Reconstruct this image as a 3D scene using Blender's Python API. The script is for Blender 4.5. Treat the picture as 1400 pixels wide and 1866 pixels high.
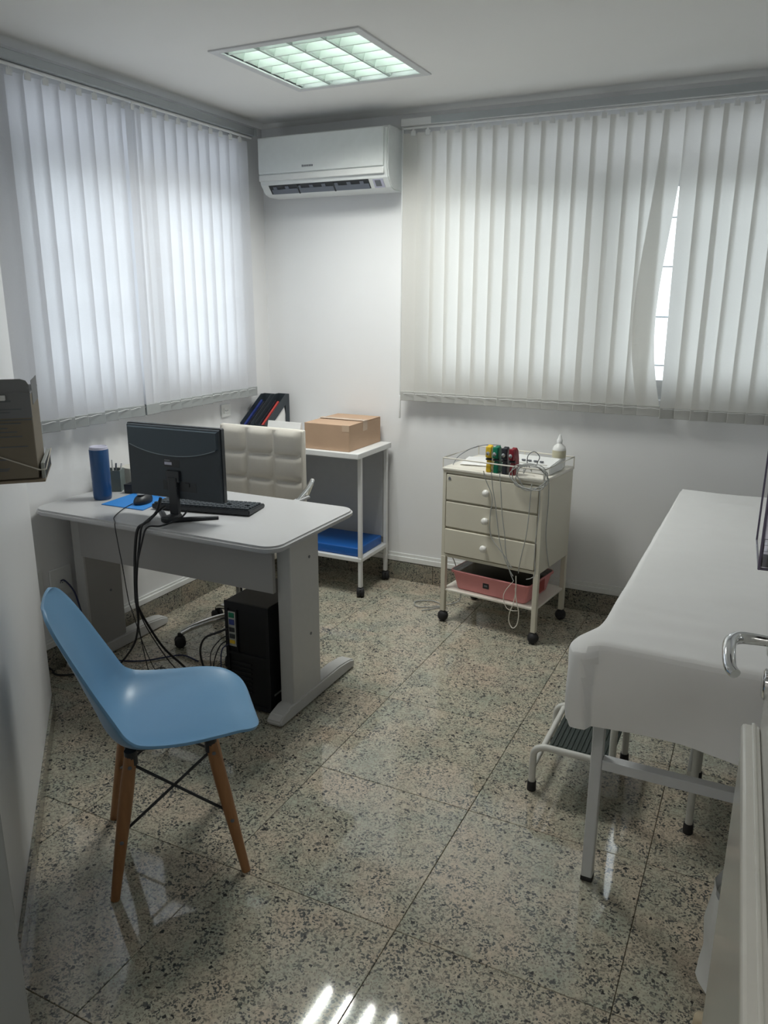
import bpy, bmesh, math, random
from mathutils import Vector, Matrix, noise
random.seed(7)
PI = math.pi
for o in list(bpy.data.objects):
    bpy.data.objects.remove(o, do_unlink=True)
SC = bpy.context.scene
COL = SC.collection

# ------------------------------------------------------------------ camera, world, lights, exposure
# room frame: left wall x=0, back wall y=0, floor z=0, the room lies at y<0
yaw, pitch, roll = 0.45508, 0.26675, 0.004168
fw = Vector((-math.sin(yaw)*math.cos(pitch), math.cos(yaw)*math.cos(pitch), -math.sin(pitch)))
rt = Vector((math.cos(yaw), math.sin(yaw), 0)); up = rt.cross(fw)
rt2 = math.cos(roll)*rt+math.sin(roll)*up; up2 = -math.sin(roll)*rt+math.cos(roll)*up
cd = bpy.data.cameras.new('camera'); cam = bpy.data.objects.new('camera', cd); COL.objects.link(cam)
M = Matrix((rt2, up2, -fw)).transposed().to_4x4(); M.translation = (2.674, -3.908, 1.58)
cam.matrix_world = M
cd.sensor_fit = 'VERTICAL'; cd.sensor_height = 36; cd.lens = 1419.86*36/1866; cd.clip_start = .02
SC.camera = cam
W = bpy.data.worlds.new('overcast_sky'); SC.world = W; W.use_nodes = True
bg = W.node_tree.nodes['Background']; bg.inputs[0].default_value = (.88, .94, 1.0, 1); bg.inputs[1].default_value = 1.75
SC.view_settings.view_transform = 'Standard'; SC.view_settings.look = 'None'
SC.view_settings.exposure = 1.0; SC.view_settings.gamma = 1; SC.view_settings.use_curve_mapping = False
LAMP_POWER = 9.0       # ceiling fixture, light thrown down through the louvre
TUBE_POWER = 4.5        # ceiling fixture tubes
HALL_POWER = 4.0        # added fill panel in the unseen corridor

# ------------------------------------------------------------------ materials
def nmat(name):
    m = bpy.data.materials.new(name); m.use_nodes = True
    return m, m.node_tree.nodes, m.node_tree.links, m.node_tree.nodes['Principled BSDF']
def mat(name, col, rough=.5, metal=0, var=.04, scale=30, bump=0, spec=.5, coat=0):
    m, N, L, b = nmat(name)
    b.inputs['Roughness'].default_value = rough; b.inputs['Metallic'].default_value = metal
    b.inputs['Specular IOR Level'].default_value = spec; b.inputs['Coat Weight'].default_value = coat
    tc = N.new('ShaderNodeTexCoord'); nz = N.new('ShaderNodeTexNoise'); nz.inputs['Scale'].default_value = scale
    nz.inputs['Detail'].default_value = 3
    L.new(tc.outputs['Object'], nz.inputs['Vector'])
    mx = N.new('ShaderNodeMix'); mx.data_type = 'RGBA'
    mx.inputs[6].default_value = (*[c*(1-var) for c in col], 1); mx.inputs[7].default_value = (*[min(1, c*(1+var)) for c in col], 1)
    L.new(nz.outputs['Fac'], mx.inputs[0]); L.new(mx.outputs[2], b.inputs['Base Color'])
    if bump:
        bp = N.new('ShaderNodeBump'); bp.inputs['Strength'].default_value = bump; bp.inputs['Distance'].default_value = .002
        L.new(nz.outputs['Fac'], bp.inputs['Height']); L.new(bp.outputs[0], b.inputs['Normal'])
    return m
def granite(name, dark=1.0, rough=.05):
    m, N, L, b = nmat(name)
    b.inputs['Roughness'].default_value = rough; b.inputs['IOR'].default_value = 1.65
    tc = N.new('ShaderNodeTexCoord'); oi = N.new('ShaderNodeObjectInfo')
    cmb = N.new('ShaderNodeVectorMath'); cmb.operation = 'MULTIPLY_ADD'
    cv = N.new('ShaderNodeCombineXYZ')
    for i in range(3): L.new(oi.outputs['Random'], cv.inputs[i])
    cmb.inputs[1].default_value = (13, 29, 17); L.new(cv.outputs[0], cmb.inputs[0]); L.new(tc.outputs['Object'], cmb.inputs[2])
    def noi(scale, det=3, rg=.5):
        n = N.new('ShaderNodeTexNoise'); n.inputs['Scale'].default_value = scale; n.inputs['Detail'].default_value = det
        n.inputs['Roughness'].default_value = rg; L.new(cmb.outputs[0], n.inputs['Vector']); return n
    def ramp(src, stops):
        r = N.new('ShaderNodeValToRGB'); el = r.color_ramp.elements
        while len(el) < len(stops): el.new(.5)
        for e, (p, c) in zip(el, stops): e.position = p; e.color = (*[x*dark for x in c], 1) if len(c) == 3 else c
        L.new(src, r.inputs[0]); return r
    def mix(fac, a, bb):
        x = N.new('ShaderNodeMix'); x.data_type = 'RGBA'; L.new(fac, x.inputs[0]); L.new(a, x.inputs[6]); L.new(bb, x.inputs[7]); return x.outputs[2]
    big = ramp(noi(5.5, 4, .6).outputs['Fac'], [(.36, (.40, .415, .335)), (.5, (.50, .465, .365)), (.64, (.56, .475, .37))])
    # irregular grains: warped cells
    wp = noi(110, 2); wv = N.new('ShaderNodeVectorMath'); wv.operation = 'MULTIPLY_ADD'; wv.inputs[1].default_value = (.008, .008, .008)
    L.new(wp.outputs['Color'], wv.inputs[0]); L.new(cmb.outputs[0], wv.inputs[2])
    def cells(scale, stops):
        v = N.new('ShaderNodeTexVoronoi'); v.inputs['Scale'].default_value = scale; L.new(wv.outputs[0], v.inputs['Vector'])
        s = N.new('ShaderNodeSeparateColor'); L.new(v.outputs['Color'], s.inputs[0])
        return ramp(s.outputs[0], stops), s
    k = (0, 0, 0, 1); w = (1, 1, 1, 1)
    c1, s1 = cells(200, [(.0, w), (.27, w), (.28, k), (1, k)])
    c2, s2 = cells(300, [(.0, w), (.17, w), (.18, k), (1, k)])
    c3, s3 = cells(120, [(.0, w), (.022, w), (.026, k), (1, k)])
    msk = ramp(noi(16, 3, .6).outputs['Fac'], [(.32, (0, 0, 0, 1)), (.56, (1, 1, 1, 1))])
    def rgb(c):
        r = N.new('ShaderNodeRGB'); r.outputs[0].default_value = (*[x*dark for x in c], 1); return r.outputs[0]
    light = ramp(noi(90, 2).outputs['Fac'], [(.35, (.85, .85, .85, 1)), (.65, (1.12, 1.12, 1.12, 1))])
    bs = N.new('ShaderNodeMix'); bs.data_type = 'RGBA'; bs.blend_type = 'MULTIPLY'; bs.inputs[0].default_value = 1
    L.new(big.outputs[0], bs.inputs[6]); L.new(light.outputs[0], bs.inputs[7])
    mm = N.new('ShaderNodeMath'); mm.operation = 'MULTIPLY'; L.new(c1.outputs[0], mm.inputs[0]); L.new(msk.outputs[0], mm.inputs[1])
    col = mix(c2.outputs[0], bs.outputs[2], rgb((.27, .24, .20)))
    col = mix(mm.outputs[0], col, rgb((.10, .105, .10)))
    col = mix(c3.outputs[0], col, rgb((.05, .05, .05)))
    L.new(col, b.inputs['Base Color'])
    return m
def fabric_blind(name, col, trans):
    m, N, L, b = nmat(name); N.remove(b); out = N['Material Output']
    tc = N.new('ShaderNodeTexCoord'); wv = N.new('ShaderNodeTexNoise'); wv.inputs['Scale'].default_value = 260; L.new(tc.outputs['Object'], wv.inputs['Vector'])
    mx = N.new('ShaderNodeMix'); mx.data_type = 'RGBA'; mx.inputs[6].default_value = (*[c*.94 for c in col], 1); mx.inputs[7].default_value = (*col, 1)
    L.new(wv.outputs['Fac'], mx.inputs[0])
    d = N.new('ShaderNodeBsdfDiffuse'); t = N.new('ShaderNodeBsdfTranslucent'); s = N.new('ShaderNodeMixShader'); s.inputs[0].default_value = trans
    L.new(mx.outputs[2], d.inputs[0]); L.new(mx.outputs[2], t.inputs[0]); L.new(d.outputs[0], s.inputs[1]); L.new(t.outputs[0], s.inputs[2])
    L.new(s.outputs[0], out.inputs[0]); return m
def clear(name, col, rough=.03, gl=.08):
    m, N, L, b = nmat(name); N.remove(b); out = N['Material Output']
    t = N.new('ShaderNodeBsdfTransparent'); t.inputs[0].default_value = (*col, 1)
    g = N.new('ShaderNodeBsdfGlossy'); g.inputs[1].default_value = rough; g.inputs[0].default_value = (1, 1, 1, 1)
    s = N.new('ShaderNodeMixShader'); f = N.new('ShaderNodeFresnel'); f.inputs[0].default_value = 1.45
    L.new(f.outputs[0], s.inputs[0]); L.new(t.outputs[0], s.inputs[1]); L.new(g.outputs[0], s.inputs[2]); L.new(s.outputs[0], out.inputs[0]); return m
def emit(name, col, st):
    m, N, L, b = nmat(name); b.inputs['Emission Color'].default_value = (*col, 1); b.inputs['Emission Strength'].default_value = st
    b.inputs['Base Color'].default_value = (.9, .9, .9, 1); return m
MT = dict(
    wall=mat('wall_paint', (.845, .85, .86), .38, var=.012, scale=9, bump=.03),
    ceil=mat('ceiling_paint', (.93, .925, .905), .7, var=.012, scale=4),
    floor=granite('polished_granite'), skirt=granite('granite_skirting', .62, .12),
    grout=mat('grout', (.30, .26, .20), .8), corr=mat('corridor_paint', (.8, .8, .78), .6),
    blindL=fabric_blind('white_blind_fabric', (.80, .81, .845), .45), blindR=fabric_blind('warm_lit_blind_fabric', (.82, .81, .775), .40),  # same fabric; warm window light is put into the back blind's colour
    weight=mat('grey_weight_pocket', (.33, .35, .355), .6), weightR=mat('pale_grey_weight_pocket', (.46, .46, .44), .6),
    rail=mat('anodised_rail', (.45, .48, .50), .35, .3), railW=mat('white_rail', (.78, .79, .79), .4), chain=mat('white_chain', (.85, .86, .86), .4),
    alu=mat('aluminium', (.62, .63, .64), .3, .9), white=mat('white_plastic', (.82, .83, .82), .35), acw=mat('ac_plastic', (.80, .83, .825), .3),
    acdark=mat('ac_louvre_grey', (.16, .18, .22), .4), acslit=mat('ac_slot_black', (.03, .035, .04), .5), ink=mat('grey_ink', (.16, .17, .19), .6),
    desk=mat('desk_laminate', (.47, .475, .485), .33, var=.015, scale=60), deskedge=mat('desk_edge', (.47, .475, .485), .4),
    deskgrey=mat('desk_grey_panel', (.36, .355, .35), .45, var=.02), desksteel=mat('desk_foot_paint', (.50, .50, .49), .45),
    black=mat('black_plastic', (.022, .026, .032), .42), blackm=mat('black_matte_plastic', (.034, .045, .056), .5, var=.1), seam=mat('seam_highlight_slate', (.22, .27, .31), .4), pcb=mat('gloss_black_steel', (.006, .007, .009), .35, spec=.3), pcm=mat('matt_black_steel', (.010, .011, .014), .5, spec=.3),
    navy=mat('dark_navy_plastic', (.045, .068, .088), .45), rubber=mat('black_rubber', (.018, .018, .02), .7, bump=.2, scale=200),
    cable=mat('black_cable', (.012, .014, .018), .5), bluecable=mat('navy_cable', (.02, .03, .09), .5), greycable=mat('grey_cable', (.40, .41, .40), .5),
    chrome=mat('chrome', (.78, .79, .80), .10, 1.0, var=.01), steelport=mat('io_plate_steel', (.5, .52, .5), .35, .8),
    leather=mat('cream_leather', (.60, .57, .51), .45, bump=.1, scale=180),
    bluepl=mat('sky_blue_polypropylene', (.16, .34, .55), .36, var=.015), wood=None,
    cart=mat('cart_white_paint', (.78, .79, .79), .4), cartgrey=mat('cart_grey_board', (.42, .43, .44), .55), bluemat=mat('blue_vinyl', (.008, .11, .42), .45),
    cream=mat('cream_enamel', (.70, .665, .56), .38, var=.02, scale=8), creamw=mat('ivory_enamel', (.80, .77, .69), .35), knob=mat('white_porcelain', (.86, .85, .81), .2),
    pink=mat('pink_plastic', (.72, .28, .28), .4), pinkd=mat('dark_red_plastic', (.35, .06, .05), .45), lidclear=clear('smoked_lid', (.32, .26, .28)),
    card=mat('corrugated_cardboard', (.50, .34, .23), .8, var=.07, scale=12), cardd=mat('cardboard_dark_print', (.33, .27, .2), .8, var=.1, scale=14), tape=mat('packing_tape', (.60, .45, .33), .25),
    sheet=mat('white_bed_sheet', (.88, .88, .875), .8, var=.015, scale=20), vinyl=mat('cream_vinyl', (.7, .68, .62), .5),
    bedpaint=mat('white_grey_enamel', (.66, .68, .70), .35), stool=mat('stool_white_enamel', (.68, .68, .64), .35),
    tread=mat('ribbed_green_black_rubber', (.022, .035, .03), .6), yellow=mat('yellow_plastic', (.78, .52, .03), .35), green=mat('green_plastic', (.0, .17, .09), .35),
    clampk=mat('dark_grey_plastic', (.02, .022, .03), .35), red=mat('wine_red_plastic', (.22, .01, .02), .35), paper=mat('white_paper', (.84, .84, .83), .8),
    bottle=mat('translucent_bottle', (.80, .80, .78), .25), blab=mat('beige_label', (.55, .52, .38), .5),
    tumb=mat('blue_tumbler', (.018, .07, .19), .3), tumbtop=mat('pale_violet_lid', (.52, .52, .64), .3), pad=mat('bright_blue_pad', (.03, .22, .62), .55),
    potg=mat('grey_green_pot', (.13, .16, .155), .6), beige=mat('beige_paper', (.50, .49, .45), .7), bluebook=mat('blue_folder', (.03, .05, .22), .4), redbook=mat('red_card', (.55, .07, .06), .5),
    doorw=mat('glossy_white_door', (.74, .74, .70), .12, var=.01), doorcap=mat('door_cap_rail', (.80, .79, .74), .25), frame=mat('grey_door_frame', (.36, .38, .39), .4),
    acr=clear('smoked_acrylic', (.93, .92, .95)), acre=mat('acrylic_edge', (.16, .14, .22), .15), glass=clear('window_glass', (.95, .97, .97)), tint=clear('band_dimming_glass', (.80, .81, .82)),
    bag=mat('white_bin_bag', (.82, .83, .82), .4), bin=mat('grey_bin', (.4, .4, .38), .5), stop=mat('beige_doorstop', (.62, .52, .36), .6),
    sharps=mat('sharps_carton', (.25, .215, .165), .75, var=.12, scale=9), sharpg=mat('grey_flap', (.24, .245, .255), .75, var=.05), wirew=mat('white_elastic', (.66, .62, .54), .6), brk=mat('bracket_barcode', (.45, .47, .45), .5),
    lampw=mat('lamp_white_steel', (.74, .75, .76), .4), refl=mat('satin_reflector', (.80, .86, .82), .28, .75, var=.01), spine=mat('louvre_spine_grey', (.42, .46, .44), .4, .3), blade=mat('louvre_blade_satin', (.80, .86, .82), .4, .2), tube=emit('fluorescent_tube', (.88, 1.0, .93), TUBE_POWER), hall=emit('corridor_fill_panel', (1, .97, .9), HALL_POWER),
)
def wood_mat():
    m, N, L, b = nmat('beech_wood'); b.inputs['Roughness'].default_value = .42
    tc = N.new('ShaderNodeTexCoord'); mp = N.new('ShaderNodeMapping'); mp.inputs['Scale'].default_value = (60, 60, 5); L.new(tc.outputs['Object'], mp.inputs[0])
    n = N.new('ShaderNodeTexNoise'); n.inputs['Scale'].default_value = 1.2; n.inputs['Detail'].default_value = 4; L.new(mp.outputs[0], n.inputs['Vector'])
    r = N.new('ShaderNodeValToRGB'); r.color_ramp.elements[0].color = (.24, .105, .04, 1); r.color_ramp.elements[1].color = (.44, .22, .095, 1)
    L.new(n.outputs['Fac'], r.inputs[0]); L.new(r.outputs[0], b.inputs['Base Color']); return m
MT['wood'] = wood_mat()

# ------------------------------------------------------------------ mesh helpers
ROUND = set()
def B():
    b = bmesh.new(); ROUND.discard(id(b)); return b
def bx(bm, lo, hi, r=0, seg=2, m=None):
    v = [bm.verts.new((x, y, z)) for x in (lo[0], hi[0]) for y in (lo[1], hi[1]) for z in (lo[2], hi[2])]
    q = [(0, 1, 3, 2), (4, 6, 7, 5), (0, 4, 5, 1), (2, 3, 7, 6), (0, 2, 6, 4), (1, 5, 7, 3)]
    f = [bm.faces.new([v[i] for i in a]) for a in q]
    vs = v
    if r:
        e = list({e for a in f for e in a.edges})
        res = bmesh.ops.bevel(bm, geom=e, offset=r, segments=seg, affect='EDGES', profile=.5)
        vs = list({w for ff in res['faces'] for w in ff.verts} | {w for w in v if w.is_valid})
    if m is not None: bmesh.ops.transform(bm, matrix=m, verts=vs)
    return bm
def box(lo, hi, r=0, seg=2, m=None): return bx(B(), lo, hi, r, seg, m)
def smooth(pts, n=8):
    P = [Vector(p) for p in pts]; out = []
    for i in range(len(P)-1):
        a, b, c, d = P[max(i-1, 0)], P[i], P[i+1], P[min(i+2, len(P)-1)]
        for k in range(n):
            t = k/n
            out.append(.5*((2*b)+(c-a)*t+(2*a-5*b+4*c-d)*t*t+(3*b-a-3*c+d)*t**3))
    out.append(P[-1]); return out
def tube(bm, pts, r, seg=8, closed=False):
    ROUND.add(id(bm))
    P = [Vector(p) for p in pts]; n = len(P); rings = []
    rr = r if callable(r) else (lambda t: r)
    T = []
    for i in range(n):
        if closed: d = P[(i+1) % n]-P[i-1]
        else: d = P[min(i+1, n-1)]-P[max(i-1, 0)]
        T.append(d.normalized())
    a = Vector((0, 0, 1)) if abs(T[0].z) < .9 else Vector((1, 0, 0))
    nrm = T[0].cross(a).normalized()
    for i in range(n):
        nrm = (nrm-T[i]*nrm.dot(T[i])).normalized(); bi = T[i].cross(nrm); q = rr(i/max(1, n-1))
        rings.append([bm.verts.new(P[i]+(nrm*math.cos(2*PI*k/seg)+bi*math.sin(2*PI*k/seg))*q) for k in range(seg)])
    for i in range(n if closed else n-1):
        A, C = rings[i], rings[(i+1) % n]
        for k in range(seg): bm.faces.new((A[k], A[(k+1) % seg], C[(k+1) % seg], C[k]))
    if not closed: bm.faces.new(list(reversed(rings[0]))); bm.faces.new(rings[-1])
    return bm
def lathe(bm, prof, c=(0, 0, 0), seg=24, m=None):
    ROUND.add(id(bm))
    rings = []
    for r, z in prof:
        rings.append([bm.verts.new((c[0]+r*math.cos(2*PI*k/seg), c[1]+r*math.sin(2*PI*k/seg), c[2]+z)) for k in range(seg)] if r > 1e-6 else [bm.verts.new((c[0], c[1], c[2]+z))])
    for A, C in zip(rings, rings[1:]):
        if len(A) == 1 and len(C) == 1: continue
        for k in range(seg):
            j = (k+1) % seg
            if len(A) == 1: bm.faces.new((A[0], C[j], C[k]))
            elif len(C) == 1: bm.faces.new((A[k], A[j], C[0]))
            else: bm.faces.new((A[k], A[j], C[j], C[k]))
    if len(rings[0]) > 1: bm.faces.new(list(reversed(rings[0])))
    if len(rings[-1]) > 1: bm.faces.new(rings[-1])
    if m is not None: bmesh.ops.transform(bm, matrix=m, verts=[v for R in rings for v in R])
    return bm
def prism(bm, poly, d, axis='y', at=0):
    """2-D polygon extruded along an axis from at to at+d"""
    def p3(a, b, t): return {'x': (t, a, b), 'y': (a, t, b), 'z': (a, b, t)}[axis]
    A = [bm.verts.new(p3(a, b, at)) for a, b in poly]; C = [bm.verts.new(p3(a, b, at+d)) for a, b in poly]; n = len(poly)
    bm.faces.new(A); bm.faces.new(list(reversed(C)))
    for i in range(n): bm.faces.new((A[i], C[i], C[(i+1) % n], A[(i+1) % n]))
    bmesh.ops.recalc_face_normals(bm, faces=bm.faces[:]); return bm
def rrect(x0, y0, x1, y1, r, n=6):
    o = []
    for cx, cy, a in ((x1-r, y1-r, 0), (x0+r, y1-r, PI/2), (x0+r, y0+r, PI), (x1-r, y0+r, 1.5*PI)):
        for k in range(n+1): o.append((cx+r*math.cos(a+k*PI/2/n), cy+r*math.sin(a+k*PI/2/n)))
    return o
MAT = {}
def matrix_of(o): return MAT.get(o.name, Matrix.Identity(4))
def obj(name, bm, material, parent=None, world=False, ang=None, **props):
    """one mesh object; with world=True the shape is given in room coordinates and moved into its parent's frame"""
    me = bpy.data.meshes.new(name); ang = ang or (50 if id(bm) in ROUND else 20)
    if world and parent is not None: bmesh.ops.transform(bm, matrix=matrix_of(parent).inverted(), verts=bm.verts[:])
    bmesh.ops.recalc_face_normals(bm, faces=bm.faces[:]) if props.pop('fix', True) else None
    bm.to_mesh(me); bm.free(); me.materials.append(MT[material] if isinstance(material, str) else material)
    for p in me.polygons: p.use_smooth = True
    me.set_sharp_from_angle(angle=math.radians(ang))
    o = bpy.data.objects.new(name, me); COL.objects.link(o)
    if parent is not None: o.parent = parent; MAT[o.name] = matrix_of(parent)
    for k, v in props.items(): o[k] = v
    return o
def thing(name, label, cat, loc=(0, 0, 0), rz=0, group=None):
    o = bpy.data.objects.new(name, None); COL.objects.link(o); o.empty_display_size = .05
    o.location = loc; o.rotation_euler = (0, 0, rz); MAT[o.name] = Matrix.Translation(loc) @ Matrix.Rotation(rz, 4, 'Z')
    o['label'] = label; o['category'] = cat
    if group: o['group'] = group
    return o
def place(o, loc, rz=0):
    o.location = loc; o.rotation_euler = (0, 0, rz); return o
def copyto(o, parent, loc=None, rot=None):
    c = o.copy(); COL.objects.link(c); c.parent = parent
    if loc is not None: c.location = loc
    if rot is not None: c.rotation_euler = rot
    return c
def single(name, bm, m, label, cat, group=None, origin=None, rz=0):
    """a thing that is one mesh; origin puts its pivot at its base"""
    if origin is not None:
        mm = Matrix.Translation(origin) @ Matrix.Rotation(rz, 4, 'Z'); bmesh.ops.transform(bm, matrix=mm.inverted(), verts=bm.verts[:])
    o = obj(name, bm, m)
    if origin is not None: o.location = origin; o.rotation_euler = (0, 0, rz); MAT[o.name] = mm
    o['label'] = label; o['category'] = cat
    if group: o['group'] = group
    return o
def struct(name, bm, m, label=None):
    o = obj(name, bm, m); o['kind'] = 'structure'
    if label: o['label'] = label
    return o
def frame_m(o, x, z):
    """matrix with local x axis along x, local z along z, at o"""
    x = Vector(x).normalized(); z = Vector(z).normalized(); y = z.cross(x)
    m = Matrix((x, y, z)).transposed().to_4x4(); m.translation = o; return m

# ------------------------------------------------------------------ room shell
CZ = 2.49; RX = 3.06; FY = -3.42          # ceiling height, right wall, front wall
WL = (-1.72, -.27, 1.12, 2.37)            # left window  y0,y1,z0,z1
WB = (.98, 2.86, 1.12, 2.37)              # back window  x0,x1,z0,z1
T = .16
b = B()
bx(b, (-T, -2.9, 0), (0, T, WL[2])); bx(b, (-T, -2.9, WL[3]), (0, T, CZ+.12)); bx(b, (-T, -2.9, WL[2]), (0, WL[0], WL[3])); bx(b, (-T, WL[1], WL[2]), (0, T, WL[3]))
struct('wall_left', b, 'wall')
b = B()
bx(b, (0, 0, 0), (RX+T, T, WB[2])); bx(b, (0, 0, WB[3]), (RX+T, T, CZ+.12)); bx(b, (0, 0, WB[2]), (WB[0], T, WB[3])); bx(b, (WB[1], 0, WB[2]), (RX+T, T, WB[3]))
struct('wall_back', b, 'wall')
struct('wall_right', box((RX, FY, 0), (RX+T, 0, CZ+.12)), 'wall')
# diagonal wall: free corner near the desk, runs towards the door
D0 = Vector((.285, -1.995)); D1 = Vector((1.71, FY)); dd = (D1-D0).normalized(); dn = Vector((-dd.y, dd.x))   # dn points into the room
if dn.x < 0: dn = -dn
b = prism(B(), [tuple(D0), tuple(D1), (-.0, FY), (-.0, D0.y-.12), (D0.x-.10, D0.y-.10)], CZ+.1, 'z')
struct('wall_diagonal', b, 'wall')
b = B(); bx(b, (0, FY-.12, 0), (1.86, FY, CZ+.12)); bx(b, (2.86, FY-.12, 0), (RX+T, FY, CZ+.12)); bx(b, (1.86, FY-.12, 2.14), (2.86, FY, CZ+.12))
struct('wall_front', b, 'wall')
# door frame
b = B(); bx(b, (1.86, FY-.14, 0), (1.93, FY+.02, 2.14), .003); bx(b, (2.79, FY-.14, 0), (2.86, FY+.02, 2.14), .003); bx(b, (1.93, FY-.14, 2.07), (2.79, FY+.02, 2.14), .003)
struct('trim_5', b, 'frame')
# ceiling with a recess for the light fixture
LX0, LX1, LY0, LY1 = .614, 1.241, -1.209, -.580
b = B()
bx(b, (-T, FY-.12, CZ), (LX0, T, CZ+.12)); bx(b, (LX1, FY-.12, CZ), (RX+T, T, CZ+.12)); bx(b, (LX0, FY-.12, CZ), (LX1, LY0, CZ+.12)); bx(b, (LX0, LY1, CZ), (LX1, T, CZ+.12)); bx(b, (LX0, LY0, CZ+.11), (LX1, LY1, CZ+.12))
struct('ceiling', b, 'ceil')
# cove strip along the ceiling
def cove(name, p0, p1, n):
    """small concave cornice from p0 to p1, n = direction into the room"""
    b = B(); prof = [(0, 0), (0, -.014), (.012, -.0125), (.030, -.007), (.050, 0)]
    A, C = [], []
    for s, t in prof:
        A.append(b.verts.new((p0[0]+n[0]*s, p0[1]+n[1]*s, CZ+t))); C.append(b.verts.new((p1[0]+n[0]*s, p1[1]+n[1]*s, CZ+t)))
    for i in range(len(prof)): b.faces.new((A[i], A[(i+1) % len(prof)], C[(i+1) % len(prof)], C[i]))
    b.faces.new(A); b.faces.new(C); struct(name, b, 'ceil')
cove('trim_1', (0, -1.99), (0, 0), (1, 0)); cove('trim_2', (.0, 0), (RX, 0), (0, -1))

# floor: bed of grout with every granite tile laid on it
fl = struct('floor', box((-T, -5.6, -.12), (4.2, T, -.012)), 'grout')
XL = [.325-.549, .325, .874, 1.423, 1.972, 2.521, 3.07, 3.619, 4.168]; YL = [.347, -.202, -.751, -1.300, -1.849, -2.398, -2.947, -3.496, -4.045, -4.594, -5.143, -5.692]
tme = None
for i in range(len(XL)-1):
    for j in range(len(YL)-1):
        x0, x1 = max(XL[i], -.02), XL[i+1]; y1, y0 = min(YL[j], .02), YL[j+1]
        cx, cy = (x0+x1)/2, (y0+y1)/2; hx, hy = (x1-x0)/2-.0009, (y1-y0)/2-.0009
        full = abs(hx-.2736) < 1e-3 and abs(hy-.2736) < 1e-3
        if full and tme:
            o = bpy.data.objects.new('tile', tme); COL.objects.link(o); o.parent = fl
        else:
            o = obj('tile', box((-hx, -hy, -.012), (hx, hy, 0), .0012, 1), 'floor', fl)
            if full: tme = o.data
        o.location = (cx, cy, 0); o.rotation_euler = (0, 0, 0)
# granite skirting, slab by slab, with a white raceway above it
def skirting(name, p0, p1, n, h=.108, t=.012, step=.549, shift=0):
    root = struct(name, box((-.001, -.001, 0), (.001, .001, .002)), 'grout')
    root.location = (p0[0], p0[1], 0)
    d = Vector((p1[0]-p0[0], p1[1]-p0[1])); Ln = d.length; a = math.atan2(d.y, d.x); s = -shift
    side = 1 if Vector((-d.y, d.x)).dot(Vector(n)) > 0 else -1
    while s < Ln:
        a0, a1 = max(s, 0)+.001, min(s+step, Ln)-.001
        if a1-a0 > .01:
            y0, y1 = (0, t) if side > 0 else (-t, 0)
            o = obj('skirting_slab', box((a0, y0, 0), (a1, y1, h), .0015, 1), 'skirt', root); o.rotation_euler = (0, 0, a)
        s += step
skirting('baseboard_left', (0, -2.0), (0, 0), (1, 0)); skirting('baseboard_back', (0, 0), (RX, 0), (0, -1), shift=.02)
skirting('baseboard_diagonal', tuple(D0), tuple(D1), tuple(dn), h=.075, t=.010, shift=.2)
skirting('baseboard_right', (RX, 0), (RX, FY), (-1, 0))
struct('trim_3', bx(bx(B(), (0, -1.99, .110), (.014, 0, .138), .003), (0, -1.99, .138), (.006, 0, .150), .002), 'white')
struct('trim_4', bx(bx(B(), (.0, -.014, .112), (RX, 0, .142), .003), (.0, -.006, .142), (RX, 0, .160), .002), 'white')

# corridor behind the camera
b = B(); bx(b, (.9, -5.35, 0), (4.1, -5.25, 2.6)); bx(b, (.8, -5.35, 0), (.9, FY-.12, 2.6)); bx(b, (4.1, -5.35, 0), (4.2, FY-.12, 2.6)); bx(b, (RX+T, FY-.12, 0), (4.2, FY-.02, 2.6))
struct('wall_corridor', b, 'corr'); struct('ceiling_corridor', box((.8, -5.35, 2.6), (4.2, FY-.0, 2.7)), 'corr')
hl = thing('corridor_fill_light', 'square white fill panel added on the unseen corridor ceiling behind the doorway', 'ceiling light', (2.3, -4.5, 2.6))  # added source out of view, throws fill light through the doorway
obj('light_frame', box((-.32, -.32, -.03), (.32, .32, 0), .004), 'lampw', hl); obj('diffuser', box((-.30, -.30, -.034), (.30, .30, -.030)), 'hall', hl)

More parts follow.
